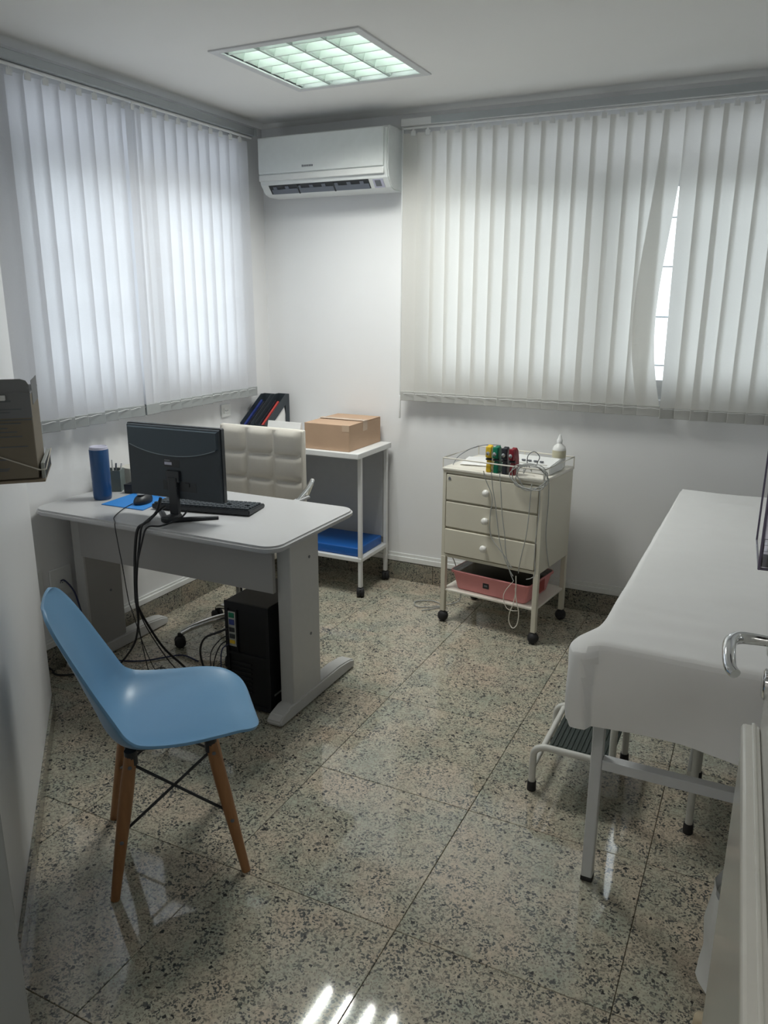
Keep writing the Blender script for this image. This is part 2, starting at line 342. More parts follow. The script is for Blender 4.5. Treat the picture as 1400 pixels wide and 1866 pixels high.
# windows: aluminium frames, panes, glazing bars
def window(name, p0, axis, L, z0, z1, out):
    """p0 start on the wall's inner face, axis unit vector along the wall, out = outward normal"""
    root = struct(name, box((-.002, -.002, -.002), (.002, .002, .002)), 'alu'); m = frame_m((p0[0]+out[0]*.08, p0[1]+out[1]*.08, z0), (*axis, 0), (0, 0, 1)); root.matrix_world = m
    MAT[root.name] = m; HT = z1-z0; H = 2.15-z0; f = .035
    b = B(); bx(b, (0, -.03, HT-f), (L, .03, HT)); bx(b, (0, -.03, H), (f, .03, HT)); bx(b, (L-f, -.03, H), (L, .03, HT)); tr = obj('added_transom_frame', b, 'alu', root)
    obj('band_dimming_pane', box((f, -.003, H), (L-f, .003, HT-f)), 'tint', tr)  # unseen pane added to give the blinds a dimmer top band
    b = B(); bx(b, (0, -.03, 0), (L, .03, .05)); bx(b, (0, -.03, H-f), (L, .03, H)); bx(b, (0, -.03, 0), (f, .03, H)); bx(b, (L-f, -.03, 0), (L, .03, H)); obj('frame', b, 'alu', root)
    k = 2; w = (L-2*f)/k
    for i in range(k):
        x0 = f+i*w; yy = -.012 if i % 2 else .012
        s = obj('sash', bx(bx(bx(bx(B(), (x0, yy-.01, .05), (x0+w, yy+.01, .09)), (x0, yy-.01, H-.075), (x0+w, yy+.01, H-f)), (x0, yy-.01, .09), (x0+.04, yy+.01, H-.075)), (x0+w-.04, yy-.01, .09), (x0+w, yy+.01, H-.075)), 'alu', root)
        obj('pane', box((x0+.04, yy-.003, .09), (x0+w-.04, yy+.003, H-.075)), 'glass', s)
    for z in (.155, .383, .612, .83): obj('security_bar', tube(B(), [(f, .045, z), (L-f, .045, z)], .0045, 6), 'frame', root)
    return root
window('window_1', (0, WL[1]), (0, -1), WL[1]-WL[0], WL[2], WL[3], (-1, 0))
window('window_2', (WB[0], 0), (1, 0), WB[1]-WB[0], WB[2], WB[3], (0, 1))

# ------------------------------------------------------------------ vertical blinds
def slat_mesh(w, z0, z1, shift=None, bow=.004, seg=12, nx=4):
    """hanging strip: local x across, local y thickness; shift(z) moves it sideways, can twist"""
    b = B(); rows = []
    for k in range(seg+1):
        z = z0+(z1-z0)*k/seg; dx, tw = shift(z) if shift else (0, 0); c, s = math.cos(tw), math.sin(tw); r = []
        for i in range(nx+1):
            u = -w/2+w*i/nx; y = bow*(1-(2*u/w)**2); r.append(b.verts.new((dx+u*c-y*s, u*s+y*c, z)))
        rows.append(r)
    for A, C in zip(rows, rows[1:]):
        for i in range(nx): b.faces.new((A[i], A[i+1], C[i+1], C[i]))
    return b
def add_slat(root, pos, tilt, z0, z1, w, fab, wm, hang=.05, shift=None):
    """pos in room coordinates (x,y)"""
    s = obj('slat', slat_mesh(w, z0+.047, z1, shift), fab, root, fix=False, ang=60)
    s.location = (pos[0], pos[1], 0); s.rotation_euler = (0, 0, tilt)
    MAT[s.name] = Matrix.Identity(4)
    dx, tw = shift(z0) if shift else (0, 0)
    mm = Matrix.Translation((dx, 0, 0)) @ Matrix.Rotation(tw, 4, 'Z')
    obj('bottom_weight', box((-w/2-.001, -.002, z0), (w/2+.001, .0065, z0+.05), .0015, 1, mm), wm, s)
    obj('hanger', bx(box((-.012, -.0015, z1-.012), (.012, .0015, z1+.012), .001, 1), (-.004, -.002, z1+.01), (.004, .002, z1+hang)), 'chain', s)
    return s
BL = thing('vertical_blind', 'white vertical slat blind with grey bottom weights on the wall above the desk', 'blind', (.055, -1.0, 1.05))
BL.location = (0, 0, 0); MAT[BL.name] = Matrix.Identity(4)
obj('head_rail', bx(box((.03, -1.87, 2.404), (.085, -.185, 2.440), .005), (.0, -1.2, 2.436), (.05, -1.17, 2.446), .002), 'rail', BL)
obj('rail_end_cap', box((.026, -.186, 2.402), (.089, -.172, 2.443), .006), 'rail', BL)
obj('spacer_rod', tube(B(), [(.062, -1.87, 2.397), (.062, -.19, 2.397)], .007, 8), 'chain', BL)
yl = [-1.765+.0815*k for k in range(9)]+[-1.075]+[-1.005+.0795*k for k in range(10)]
for k, y in enumerate(yl):
    tl = PI/2-math.radians(14)
    if k == 9: tl = PI/2+math.radians(2)
    tl += math.radians(random.uniform(-2.5, 2.5))
    wob = random.uniform(-.006, .006)
    add_slat(BL, (.062+(.012 if k == 9 else 0), y), tl, 1.05+random.uniform(-.002, .002), 2.372, .099, 'blindL', 'weight', hang=.022, shift=lambda z, w=wob: (w*(2.37-z), 0))
obj('spacer_chain', tube(B(), smooth([(.073, -1.79+.0815*k*.5, 1.088+.004*(k % 2)) for k in range(39)], 2), .0010, 5), 'chain', BL)

BR = thing('vertical_blind', 'warm-lit vertical slat blind with one parted slat on the wall above the drawer trolley', 'blind'); MAT[BR.name] = Matrix.Identity(4)
obj('head_rail', bx(box((.885, -.085, 2.404), (2.98, -.03, 2.438), .005), (1.9, -.05, 2.434), (1.93, .0, 2.444), .002), 'railW', BR)
obj('rail_face', box((1.05, -.0875, 2.405), (2.98, -.0855, 2.437)), 'rail', BR)  # grey face stops short; the bare white left end paints it as lit
obj('spacer_rod', tube(B(), [(.89, -.062, 2.397), (2.975, -.062, 2.397)], .006, 8), 'chain', BR)
for k in range(26):
    x = .945+.0775*k
    if x > 2.95: break
    z0 = 1.052 if x < 2.2 else 1.045; tl = math.radians(12)+math.radians(random.uniform(-2, 2)); w = .1
    wob = random.uniform(-.004, .004); sh = lambda z, w=wob: (w*(2.37-z), 0)
    if k == 16:     # parted slat: swings aside in a bow
        tl = math.radians(6)
        def sh(z):
            t = max(0, min(1, (2.37-z)/1.28)); return (-.056*math.sin(PI*min(1, t**1.75))-.004*t, math.radians(-4)*t)
        x -= .004
    if k == 17:     # turned almost edge-on
        tl = math.radians(22); x += .004
        sh = lambda z: (.012*(2.37-z)/1.3, 0)
    if k == 18: tl = math.radians(4)
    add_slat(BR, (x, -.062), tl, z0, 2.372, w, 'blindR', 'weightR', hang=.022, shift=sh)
obj('tilt_wand', bx(tube(B(), [(.893, -.072, 2.40), (.889, -.072, 1.06)], .0035, 6), (.884, -.077, .955), (.894, -.067, 1.08), .003), 'railW', BR)
obj('spacer_chain', tube(B(), smooth([(.91+.0775*.5*k, -.073, 1.088+.004*(k % 2)) for k in range(53)], 2), .0010, 5), 'chain', BR)

# ------------------------------------------------------------------ split air conditioner
AC = thing('air_conditioner', 'white wall-mounted split air conditioner between the two blinds', 'air conditioner', (.49, 0, 2.1))
ax0, ax1 = .112, .872
prof = [(0, 2.404), (-.17, 2.398), (-.192, 2.385), (-.2, 2.36), (-.2, 2.20), (-.188, 2.160), (-.150, 2.118), (-.11, 2.108), (-.02, 2.108), (0, 2.125)]
b = prism(B(), prof, ax1-ax0, 'x', ax0); ed = [e for e in b.edges if abs(e.verts[0].co.x-e.verts[1].co.x) < 1e-5]
bmesh.ops.bevel(b, geom=ed, offset=.006, segments=2, affect='EDGES'); obj('casing', b, 'acw', AC, world=True)
obj('front_panel', box((ax0+.004, -.209, 2.212), (ax1-.020, -.198, 2.388), .004), 'acw', AC, world=True)
obj('lower_strip', box((ax0+.004, -.206, 2.178), (ax1-.020, -.196, 2.208), .003), 'white', AC, world=True)
al = math.atan2(.042, .038)
def acslope(t, n):   # point on the sloped outlet face: t down the slope, n out of it
    return (-.188+.038*t+n*-.74, 2.160-.042*t-n*.67)
def slab(x0, x1, t0, t1, n0, n1):
    return prism(B(), [acslope(t0, n0), acslope(t1, n0), acslope(t1, n1), acslope(t0, n1)], x1-x0, 'x', x0)
obj('outlet_slot', slab(ax0+.05, ax1-.115, .05, .98, -.004, .0015), 'acslit', AC, world=True)
obj('flap', slab(ax0+.062, ax1-.118, .46, .95, .003, .0055), 'acdark', AC, world=True)
for i in range(8):
    x = ax0+.075+i*.074; obj('vane', slab(x, x+.022, .20, .86, .002, .0045), 'acdark', AC, world=True)
for x in (.335, .55): obj('vane_bracket', slab(x, x+.008, .08, .98, .002, .007), 'acslit', AC, world=True)
obj('energy_sticker', slab(ax1-.092, ax1-.035, .10, .95, .001, .0024), 'tumbtop', AC, world=True, label='pale printed energy sticker')
obj('sticker_print', slab(ax1-.082, ax1-.05, .2, .8, .002, .0030), 'ink', AC, world=True)
bb = B()
for k in range(8): bx(bb, (.385+.0085*k, -.2096, 2.2335), (.391+.0085*k, -.2088, 2.2425 if k else 2.244))
obj('brand_mark', bb, 'ink', AC, world=True, label='tiny dark maker mark')

# ------------------------------------------------------------------ recessed ceiling light
CL = thing('ceiling_light', 'square recessed louvre ceiling light with satin reflector cells', 'ceiling light', ((LX0+LX1)/2, (LY0+LY1)/2, CZ)); h = (LX1-LX0)/2; hy = (LY1-LY0)/2
b = B(); e = .022
bx(b, (-h-.012, -hy-.012, -.006), (h+.012, -hy+e, .002), .002); bx(b, (-h-.012, hy-e, -.006), (h+.012, hy+.012, .002), .002); bx(b, (-h-.012, -hy+e, -.006), (-h+e, hy-e, .002), .002); bx(b, (h-e, -hy+e, -.006), (h+.012, hy-e, .002), .002)
obj('rim', b, 'lampw', CL)
b = B(); bx(b, (-h+.002, -hy+.002, .100), (h-.002, hy-.002, .106)); bx(b, (-h+.002, -hy+.002, .003), (-h+.008, hy-.002, .1)); bx(b, (h-.008, -hy+.002, .003), (h-.002, hy-.002, .1)); bx(b, (-h+.008, -hy+.002, .003), (h-.008, -hy+.008, .1)); bx(b, (-h+.008, hy-.008, .003), (h-.008, hy-.002, .1))
obj('housing', b, 'lampw', CL)
cw = (2*h-2*e)/4
for i in range(4):
    x = -h+e+cw*(i+.5)
    obj('tube', tube(B(), [(x, -hy+.03, .072), (x, hy-.03, .072)], .008, 10), 'tube', CL)
    bb = B()
    for s in (-1, 1):
        pts = [(x+s*(.012+.058*t), .098-.092*(t**1.6)) for t in (0, .2, .4, .6, .8, 1)]
        for (xa, za), (xb, zb) in zip(pts, pts[1:]):
            bb.faces.new([bb.verts.new(q) for q in ((xa, -hy+.012, za), (xb, -hy+.012, zb), (xb, hy-.012, zb), (xa, hy-.012, za))])
    obj('reflector', bb, 'refl', CL)
    if i: obj('louvre_spine', box((x-cw/2-.0035, -hy+e, -.001), (x-cw/2+.0035, hy-e, .030), .0015, 1), 'spine', CL)
    for k in range(6):
        y = -hy+e+(2*hy-2*e)*(k+.5)/6
        bb = B(); x0, x1 = x-cw/2+.004, x+cw/2-.004
        bx(bb, (x0, y-.0025, .0), (x1, y+.0025, .042), .001, 1); obj('louvre_blade', bb, 'blade', CL)

for i in range(4):      # one strip of light per tube, cut off sideways by the louvre
    ld = bpy.data.lights.new('tube_light', 'AREA'); ld.shape = 'RECTANGLE'; ld.size = .012; ld.size_y = .56; ld.energy = LAMP_POWER/4; ld.color = (1.0, 1.0, .95); ld.spread = math.radians(140)
    lo_ = bpy.data.objects.new('tube_light', ld); COL.objects.link(lo_); lo_.location = (-h+e+cw*(i+.5), 0, -.0015); lo_.parent = CL

# ------------------------------------------------------------------ desk
DK = thing('desk', 'grey laminate office desk with panel legs standing against the window wall', 'desk', (.62, -1.47, 0)); z = .75
b = prism(B(), rrect(.012, -1.782, 1.215, -1.165, .07, 8), .026, 'z', .722)
ed = [e for e in b.edges if abs(e.verts[0].co.z-e.verts[1].co.z) < 1e-5]; bmesh.ops.bevel(b, geom=ed, offset=.008, segments=3, affect='EDGES')
obj('desktop', b, 'desk', DK, world=True)
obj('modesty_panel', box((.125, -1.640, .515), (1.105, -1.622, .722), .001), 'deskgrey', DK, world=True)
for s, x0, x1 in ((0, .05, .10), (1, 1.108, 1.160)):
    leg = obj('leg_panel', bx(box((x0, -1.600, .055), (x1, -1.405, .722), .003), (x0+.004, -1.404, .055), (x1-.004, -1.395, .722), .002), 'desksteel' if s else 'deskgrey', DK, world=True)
    obj('edge_cover', box((x0-.004, -1.612, .055), (x1+.004, -1.598, .722), .006), 'desksteel', leg, world=True)
    for zz in (.62, .30): obj('screw_cap', lathe(B(), [(.006, 0), (.006, .002), (.004, .003), (0, .003)], (0, 0, 0), 12, frame_m((x1, -1.47, zz), (0, 1, 0), (1, 0, 0))), 'ink', leg, world=True)
    f = prism(B(), [(-1.700, .0), (-1.712, .010), (-1.712, .022), (-1.69, .040), (-1.63, .056), (-1.25, .056), (-1.16, .046), (-1.12, .034), (-1.12, .008), (-1.13, .0)], .066, 'x', (x0+x1)/2-.033)
    bmesh.ops.bevel(f, geom=f.edges[:], offset=.007, segments=3, affect='EDGES', clamp_overlap=True)
    bmesh.ops.translate(f, verts=f.verts[:], vec=(0, 0, .004)); obj('foot', f, 'desksteel', DK, world=True)
    for y in (-1.68, -1.15): obj('glide', lathe(B(), [(.014, 0), (.014, .012)], ((x0+x1)/2, y, 0), 12), 'rubber', DK, world=True)

# monitor, seen from behind
MN = thing('monitor', 'black computer monitor on a V-shaped stand seen from behind', 'monitor', (.660, -1.62, .75), math.atan2(.021, .423))
wv, hh = .219, .143; zc = .222
b = prism(B(), rrect(-wv, zc-hh, wv, zc+hh, .006, 3), .018, 'y', -.002); obj('screen_frame', b, 'black', MN)
# back shell: upper half slightly proud, a curved step across it
def shell(z_of_x, top, dep, inset):
    bb = B(); n = 20; A, C, D, E2 = [], [], [], []
    for i in range(n+1):
        x = -wv+.004+(2*wv-.008)*i/n; lo = zc-hh+.004 if z_of_x is None else z_of_x(x)
        A.append(bb.verts.new((x, -.002, lo))); D.append(bb.verts.new((x, -.002, top)))
        xx = max(-wv+inset, min(wv-inset, x)); C.append(bb.verts.new((xx, -dep, lo))); E2.append(bb.verts.new((xx, -dep, top-inset*.8)))
    for i in range(n):
        bb.faces.new((A[i], A[i+1], C[i+1], C[i])); bb.faces.new((C[i], C[i+1], E2[i+1], E2[i])); bb.faces.new((E2[i], E2[i+1], D[i+1], D[i]))
    bb.faces.new((A[0], C[0], E2[0], D[0])); bb.faces.new((A[n], C[n], E2[n], D[n])); return bb
zs = lambda x: zc+.028+.042*(abs(x)/wv)**2.2
obj('back_cover', shell(None, zc+hh-.003, .012, .006), 'blackm', MN)
obj('upper_cover', shell(zs, zc+hh-.004, .020, .014), 'navy', MN)
obj('seam_highlight', tube(B(), [(-wv+.02+(2*wv-.04)*i/24, -.0200, zs(-wv+.02+(2*wv-.04)*i/24)-.0005) for i in range(25)], .0018, 5), 'seam', MN)  # pale strip paints the highlight along the curved seam
obj('rating_label', box((-.045, -.0128, zc-.018), (.028, -.0118, zc+.012)), 'black', MN)
obj('label_sticker', box((-.042, -.0134, zc-.010), (-.008, -.0128, zc+.001)), 'tumbtop', MN, label='small white barcode sticker')
obj('label_sticker', box((-.042, -.0134, zc+.005), (-.016, -.0128, zc+.010)), 'ink', MN)
obj('port_panel', bx(bx(box((-.055, -.0126, zc-.110), (.10, -.0116, zc-.072)), (-.02, -.016, zc-.088), (.0, -.0116, zc-.074)), (.05, -.016, zc-.09), (.07, -.0116, zc-.076)), 'black', MN)
obj('neck', bx(box((-.020, -.030, .02), (.020, -.010, zc-.055), .004), (-.03, -.026, zc-.075), (.03, -.008, zc-.03), .004), 'black', MN)
obj('stand_foot', bx(tube(tube(B(), [(0, -.075, .008), (.10, .01, .006), (.150, .050, .005)], lambda t: .011-.004*t, 8), [(0, -.075, .008), (-.085, .01, .006), (-.13, .050, .005)], lambda t: .011-.004*t, 8), (-.022, -.085, .0), (.022, -.005, .022), .006), 'black', MN)

KB = thing('keyboard', 'black keyboard with grey-topped keys lying behind the monitor on the desk', 'keyboard', (.474, -1.568, .7482), math.atan2(.079, .382))
bb = prism(B(), [(0, .004), (.155, .0), (.155, .016), (.0, .024)], .43, 'x', 0); bmesh.ops.bevel(bb, geom=bb.edges[:], offset=.003, segments=2, affect='EDGES'); obj('keyboard_body', bb, 'black', KB)
k0 = obj('key', box((-.0085, -.0085, 0), (.0085, .0085, .008), .002, 1), 'blackm', KB); first = True
for r in range(6):
    for c in range(21):
        if c in (15, 19) and r in (2,): continue
        x = .016+c*.0198; y = .016+r*.0215+(.006 if r else 0)
        o = k0 if first else copyto(k0, KB); first = False; o.location = (x, y, .0235-.0515*y); o.rotation_euler = (-.0515, 0, 0)
MS = thing('mouse', 'small black computer mouse on the blue pad', 'mouse', (.375, -1.508, .753), math.radians(100))
bb = B(); bmesh.ops.create_uvsphere(bb, u_segments=20, v_segments=12, radius=1)
for v in bb.verts: v.co = Vector((v.co.x*.055, v.co.y*(.031-.003*v.co.x), max(-.25, v.co.z)*(.032+.004*v.co.x)+.008))
obj('mouse_body', bb, 'black', MS); obj('mouse_wheel', lathe(B(), [(.0, -.004), (.009, -.004), (.009, .004), (0, .004)], (0, 0, 0), 12, frame_m((.03, 0, .033), (1, 0, 0), (0, 1, 0))), 'ink', MS)
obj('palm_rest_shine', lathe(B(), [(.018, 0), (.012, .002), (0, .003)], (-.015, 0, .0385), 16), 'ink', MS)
single('mouse_pad', prism(B(), [(.235, -1.605), (.455, -1.600), (.42, -1.400), (.218, -1.385)], .003, 'z', .748+.0005), 'pad', 'bright blue mouse pad on the desk under the mouse', 'mouse pad', origin=(.33, -1.5, .7485))
TB = thing('tumbler', 'tall dark blue cylindrical tumbler with a pale top at the left of the desk', 'tumbler', (.163, -1.525, .7482))
obj('tumbler_body', lathe(B(), [(.034, 0), (.037, .004), (.0385, .02), (.0395, .213), (.038, .216)], seg=32), 'tumb', TB); obj('tumbler_top', lathe(B(), [(.038, .216), (.037, .226), (.034, .228), (.031, .225), (0, .2245)], seg=32), 'tumbtop', TB, label='pale violet top rim')
PH = thing('pen_pot', 'grey-green pot holding scissors and pens behind the blue tumbler', 'pen pot', (.088, -1.388, .7482), .5)
bb = B()
for (x0, y0, x1, y1) in ((-.045, -.035, .045, -.031), (-.045, .031, .045, .035), (-.045, -.031, -.041, .031), (.041, -.031, .045, .031)): bx(bb, (x0, y0, .004), (x1, y1, .095))
bx(bb, (-.045, -.035, 0), (.045, .035, .004)); obj('pot', bb, 'potg', PH)
for i, (x, y, hgt, m) in enumerate(((-.02, 0, .15, 'black'), (.0, .012, .135, 'white'), (.018, -.01, .125, 'ink'), (.03, .01, .12, 'white'), (-.008, -.015, .14, 'white'))):
    obj('pen', tube(B(), [(x*.6, y, .006), (x*1.4, y*1.3, hgt)], .004, 8), m, PH)
sc = obj('scissors', tube(tube(B(), [(-.03+.011*math.cos(a), 0, .150+.013*math.sin(a)) for a in [2*PI*k/14 for k in range(14)]], .0028, 6, True), [(-.022+.010*math.cos(a), .003, .126+.012*math.sin(a)) for a in [2*PI*k/14 for k in range(14)]], .0028, 6, True), 'ink', PH)
bx_ = bx(B(), (-.031, -.001, .01), (-.022, .002, .14)); obj('blade', bx_, 'chrome', sc)
single('paper_block', box((.040, -1.315, .7484), (.125, -1.235, .835), .002), 'beige', 'beige upright paper block behind the pen pot against the wall', 'paper block', origin=(.08, -1.27, .7484))
OG = thing('desk_organizer', 'black sloped desk tray holding blue papers left of the monitor', 'desk tray', (.258, -1.318, .7482), math.radians(12))
b = B(); bx(b, (-.10, -.075, 0), (.12, .075, .008), .002); b = prism(b, [(-.10, .008), (.12, .008), (.12, .085), (.02, .045), (-.10, .04)], .005, 'y', -.075); prism(b, [(-.10, .008), (.12, .008), (.12, .085), (.02, .045), (-.10, .04)], .005, 'y', .070); bx(b, (-.10, -.07, .008), (-.095, .07, .04))
obj('tray', b, 'black', OG); obj('blue_papers', box((-.085, -.065, .009), (.11, .065, .026), .001), 'bluebook', OG); obj('white_papers', box((-.08, -.06, .027), (.10, .06, .032)), 'paper', OG)

# computer tower, rear panel towards the camera
PC = thing('computer_tower', 'black computer tower standing under the desk with its rear ports showing', 'computer', (.978, -1.43, 0))
x0, x1, y0, y1, zt = .876, 1.080, -1.645, -1.345, .452
obj('case', bx(B(), (x0+.002, y0+.006, .012), (x1-.003, y1, zt), .003), 'pcb', PC, world=True)
obj('side_panel', bx(box((x1-.003, y0+.004, .014), (x1, y1-.01, zt-.004), .001), (x1, -1.55, .20), (x1+.0012, -1.40, .33), .0005), 'pcb', PC, world=True)
obj('side_sticker', box((x1, -1.62, .075), (x1+.001, -1.55, .083)), 'steelport', PC, world=True)
b = B(); bx(b, (x0, y0, .012), (x0+.014, y0+.008, zt)); bx(b, (x1-.014, y0, .012), (x1, y0+.008, zt)); bx(b, (x0+.014, y0, zt-.03), (x1-.014, y0+.008, zt)); bx(b, (x0+.014, y0, .232), (x1-.014, y0+.008, .242)); bx(b, (x0+.052, y0, .242), (x0+.058, y0+.008, zt-.03)); bx(b, (x0+.014, y0, .012), (x1-.014, y0+.008, .03))
obj('rear_frame', b, 'pcm', PC, world=True)
io = obj('port_plate', box((x0+.016, y0+.001, .265), (x0+.050, y0+.0065, .410)), 'steelport', PC, world=True, label='steel port plate')
for zz, hh2, m in ((.385, .020, 'green'), (.355, .022, 'bluebook'), (.325, .018, 'black'), (.298, .018, 'black'), (.276, .014, 'yellow')): obj('port', box((x0+.020, y0-.002, zz), (x0+.044, y0+.003, zz+hh2), .001), m, io, world=True)
for k in range(7): obj('vent_slat', box((x0+.02, y0+.001, .075+.02*k), (x0+.115, y0+.009, .082+.02*k), .001), 'pcm', PC, world=True)
for zz in (.385, .285): obj('screw', lathe(B(), [(.003, 0), (.003, .002), (0, .003)], (0, 0, 0), 10, frame_m((x1, -1.555, zz), (0, 1, 0), (1, 0, 0))), 'chrome', PC, world=True)
for x in (x0+.03, x1-.03):
    for y in (y0+.04, y1-.04): obj('foot', lathe(B(), [(.012, 0), (.014, .012)], (x, y, 0), 12), 'rubber', PC, world=True)

# ------------------------------------------------------------------ cream office chair behind the desk
OC = thing('office_chair', 'cream tufted leather office chair behind the desk with chrome arms', 'office chair', (.548, -1.10, 0))
bk = B(); bx(bk, (.313, -.905, .50), (.783, -.872, 1.0), .016, 3); obj('backrest', bk, 'leather', OC, world=True)
def cushion(x0, x1, z0, z1, y, d):
    bb = B(); n = 8; g = []
    for i in range(n+1):
        r = []
        for j in range(n+1):
            u, v = i/n*2-1, j/n*2-1; hgt = d*((1-u**4)*(1-v**4))**.5
            r.append(bb.verts.new((x0+(x1-x0)*i/n, y-hgt, z0+(z1-z0)*j/n)))
        g.append(r)
    for i in range(n):
        for j in range(n): bb.faces.new((g[i][j], g[i+1][j], g[i+1][j+1], g[i][j+1]))
    return bb
for c in range(3):
    for r in range(4):
        xa = .320+c*.1527; za = .512+r*.1205
        o = obj('tufted_square', cushion(xa+.001, xa+.1517, za+.001, za+.1195, -.903, .017), 'leather', OC, world=True, ang=70)
obj('back_shell', box((.318, -.873, .505), (.778, -.860, .995), .005), 'vinyl', OC, world=True)
obj('seat', box((.315, -1.385, .445), (.783, -.895, .505), .022, 3), 'leather', OC, world=True, ang=60)
for s in (-1, 1):
    xx = .548+s*.268
    a = obj('armrest', tube(B(), smooth([(xx-s*.02, -.885, .70), (xx+s*.03, -.92, .775), (xx+s*.045, -1.0, .748), (xx+s*.05, -1.14, .690), (xx+s*.03, -1.16, .62), (xx-s*.02, -1.14, .47)], 8), .011, 10), 'chrome', OC, world=True)
    obj('arm_pad', box((xx+s*.05-.016, -1.10, .712), (xx+s*.05+.016, -1.0, .726), .005), 'cartgrey', a, world=True)
obj('gas_column', lathe(B(), [(.024, .10), (.024, .30), (.014, .30), (.014, .445)], (.548, -1.10, 0), 20), 'chrome', OC, world=True)
obj('seat_plate', box((.44, -1.2, .425), (.65, -1.0, .447), .006), 'black', OC, world=True)
for k in range(5):
    a = math.atan2(.138, -.259)+2*PI*k/5; c, s = math.cos(a), math.sin(a); q = lambda r, z: (.548+c*r, -1.10+s*r, z)
    lg = obj('base_leg', tube(B(), smooth([q(.02, .125), q(.12, .118), q(.22, .095), q(.285, .068)], 5), lambda t: .021-.009*t, 10), 'chrome', OC, world=True)
    cs = B()
    for s2 in (-1, 1): lathe(cs, [(0, -.010), (.022, -.010), (.026, -.006), (.026, .006), (.022, .010), (0, .010)], (0, 0, 0), 18, frame_m((.548+c*.293-s*.014*s2, -1.10+s*.293+c*.014*s2, .0265), (0, 0, 1), (-s, c, 0)))
    obj('caster', bx(cs, (-.012, -.006, .0), (.012, .006, .03), .002, 1, Matrix.Translation(q(.291, .038))), 'rubber', lg, world=True)

# ------------------------------------------------------------------ white side cart with carton, folders
CT = thing('side_cart', 'white wheeled side cart with grey back board and lower shelf in the corner', 'cart', (.42, -.22, 0))
obj('top_board', box((.035, -.430, .780), (.822, -.030, .810), .004), 'cart', CT, world=True)
obj('back_board', box((.05, -.062, .262), (.784, -.050, .780)), 'cartgrey', CT, world=True)
obj('side_board', box((.06, -.34, .262), (.072, -.064, .780)), 'cartgrey', CT, world=True)
obj('lower_shelf', box((.06, -.372, .200), (.806, -.036, .222), .003), 'cart', CT, world=True)
for x in (.07, .795):
    for y in (-.358, -.048):
        p = obj('post', box((x-.0105, y-.0105, .055), (x+.0105, y+.0105, .780), .003), 'cart', CT, world=True)
        cs = B(); lathe(cs, [(0, -.021), (.020, -.021), (.0265, -.015), (.027, -.004), (.023, -.002), (.023, .002), (.027, .004), (.0265, .015), (.020, .021), (0, .021)], (0, 0, 0), 20, frame_m((x, y, .027), (0, 0, 1), (.9, .45, 0))); lathe(cs, [(.014, .050), (.022, .046), (.020, .030), (.0, .028)], (x, y, 0), 16)
        obj('caster', cs, 'rubber', p, world=True)
single('cushion', box((.30, -.350, .2225), (.780, -.066, .272), .008, 3), 'bluemat', 'flat blue vinyl cushion on the lower shelf of the white cart', 'cushion', origin=(.55, -.2, .2225))
CB = thing('cardboard_box', 'closed brown cardboard box taped shut on the white cart', 'cardboard box', (.62, -.215, .8103))
obj('carton', box((.487, -.405, .8103), (.757, -.040, .947), .002, 1), 'card', CB, world=True)
obj('flap', box((.487, -.224, .9475), (.757, -.040, .951), .0008, 1, Matrix.Translation((0, 0, 0))), 'card', CB, world=True)
obj('flap', bx(B(), (.487, -.405, -.0015), (.757, -.226, .0015), 0, 1, Matrix.Translation((0, 0, .951)) @ Matrix.Rotation(.012, 4, 'X')), 'card', CB, world=True)
obj('tape_strip', bx(bx(B(), (.480, -.250, .9535), (.762, -.200, .9542)), (.757, -.250, .90), (.7577, -.200, .954)), 'tape', CB, world=True)
obj('corner_tape', box((.7155, -.4058, .915), (.7575, -.4049, .949)), 'tape', CB, world=True)

def magfile(name, x, lab, cm, y0=-.335, y1=-.085):
    t = thing(name, lab, 'magazine file', (x, (y0+y1)/2, .8103)); w = .036
    post = [(y1-.040, .8103), (y1, .8103), (y1, 1.045), (y1-.040, 1.045)]; diag = [(y1-.040, .985), (y1-.040, 1.045), (y0, .905), (y0, .845)]; foot = [(y0, .8103), (y1-.04, .8103), (y1-.04, .83), (y0, .845)]
    b = B()
    for xx in (x-w, x+w-.003):
        for q in (post, diag, foot): prism(b, q, .003, 'x', xx)
    bx(b, (x-w+.003, y1-.003, .8103), (x+w-.003, y1, 1.045)); bx(b, (x-w+.003, y0, .8103), (x+w-.003, y0+.003, .895)); bx(b, (x-w+.003, y0, .8103), (x+w-.003, y1, .8133))
    obj('holder', b, 'blackm', t, world=True)
    for i, c in enumerate(cm): obj('folder', prism(B(), [(y0+.012, .815), (y1-.008, .815), (y1-.05, 1.012-.008*i), (y0+.012, .885-.008*i)], .012, 'x', x-w+.006+i*.016), c, t, world=True)
    return t
magfile('magazine_file', .055, 'black magazine file holding a blue folder beside the window wall', ('bluebook', 'clampk', 'clampk', 'clampk'))
magfile('magazine_file', .130, 'black magazine file with white papers between the other file and the box', ('clampk', 'redbook', 'clampk', 'paper'), y0=-.30, y1=-.05)
single('desk_calendar', prism(B(), [(-.34, .8103), (-.27, .8103), (-.30, .925), (-.306, .925)], .215, 'x', .19), 'paper', 'white standing calendar behind the office chair on the cart', 'calendar', origin=(.30, -.30, .8103))

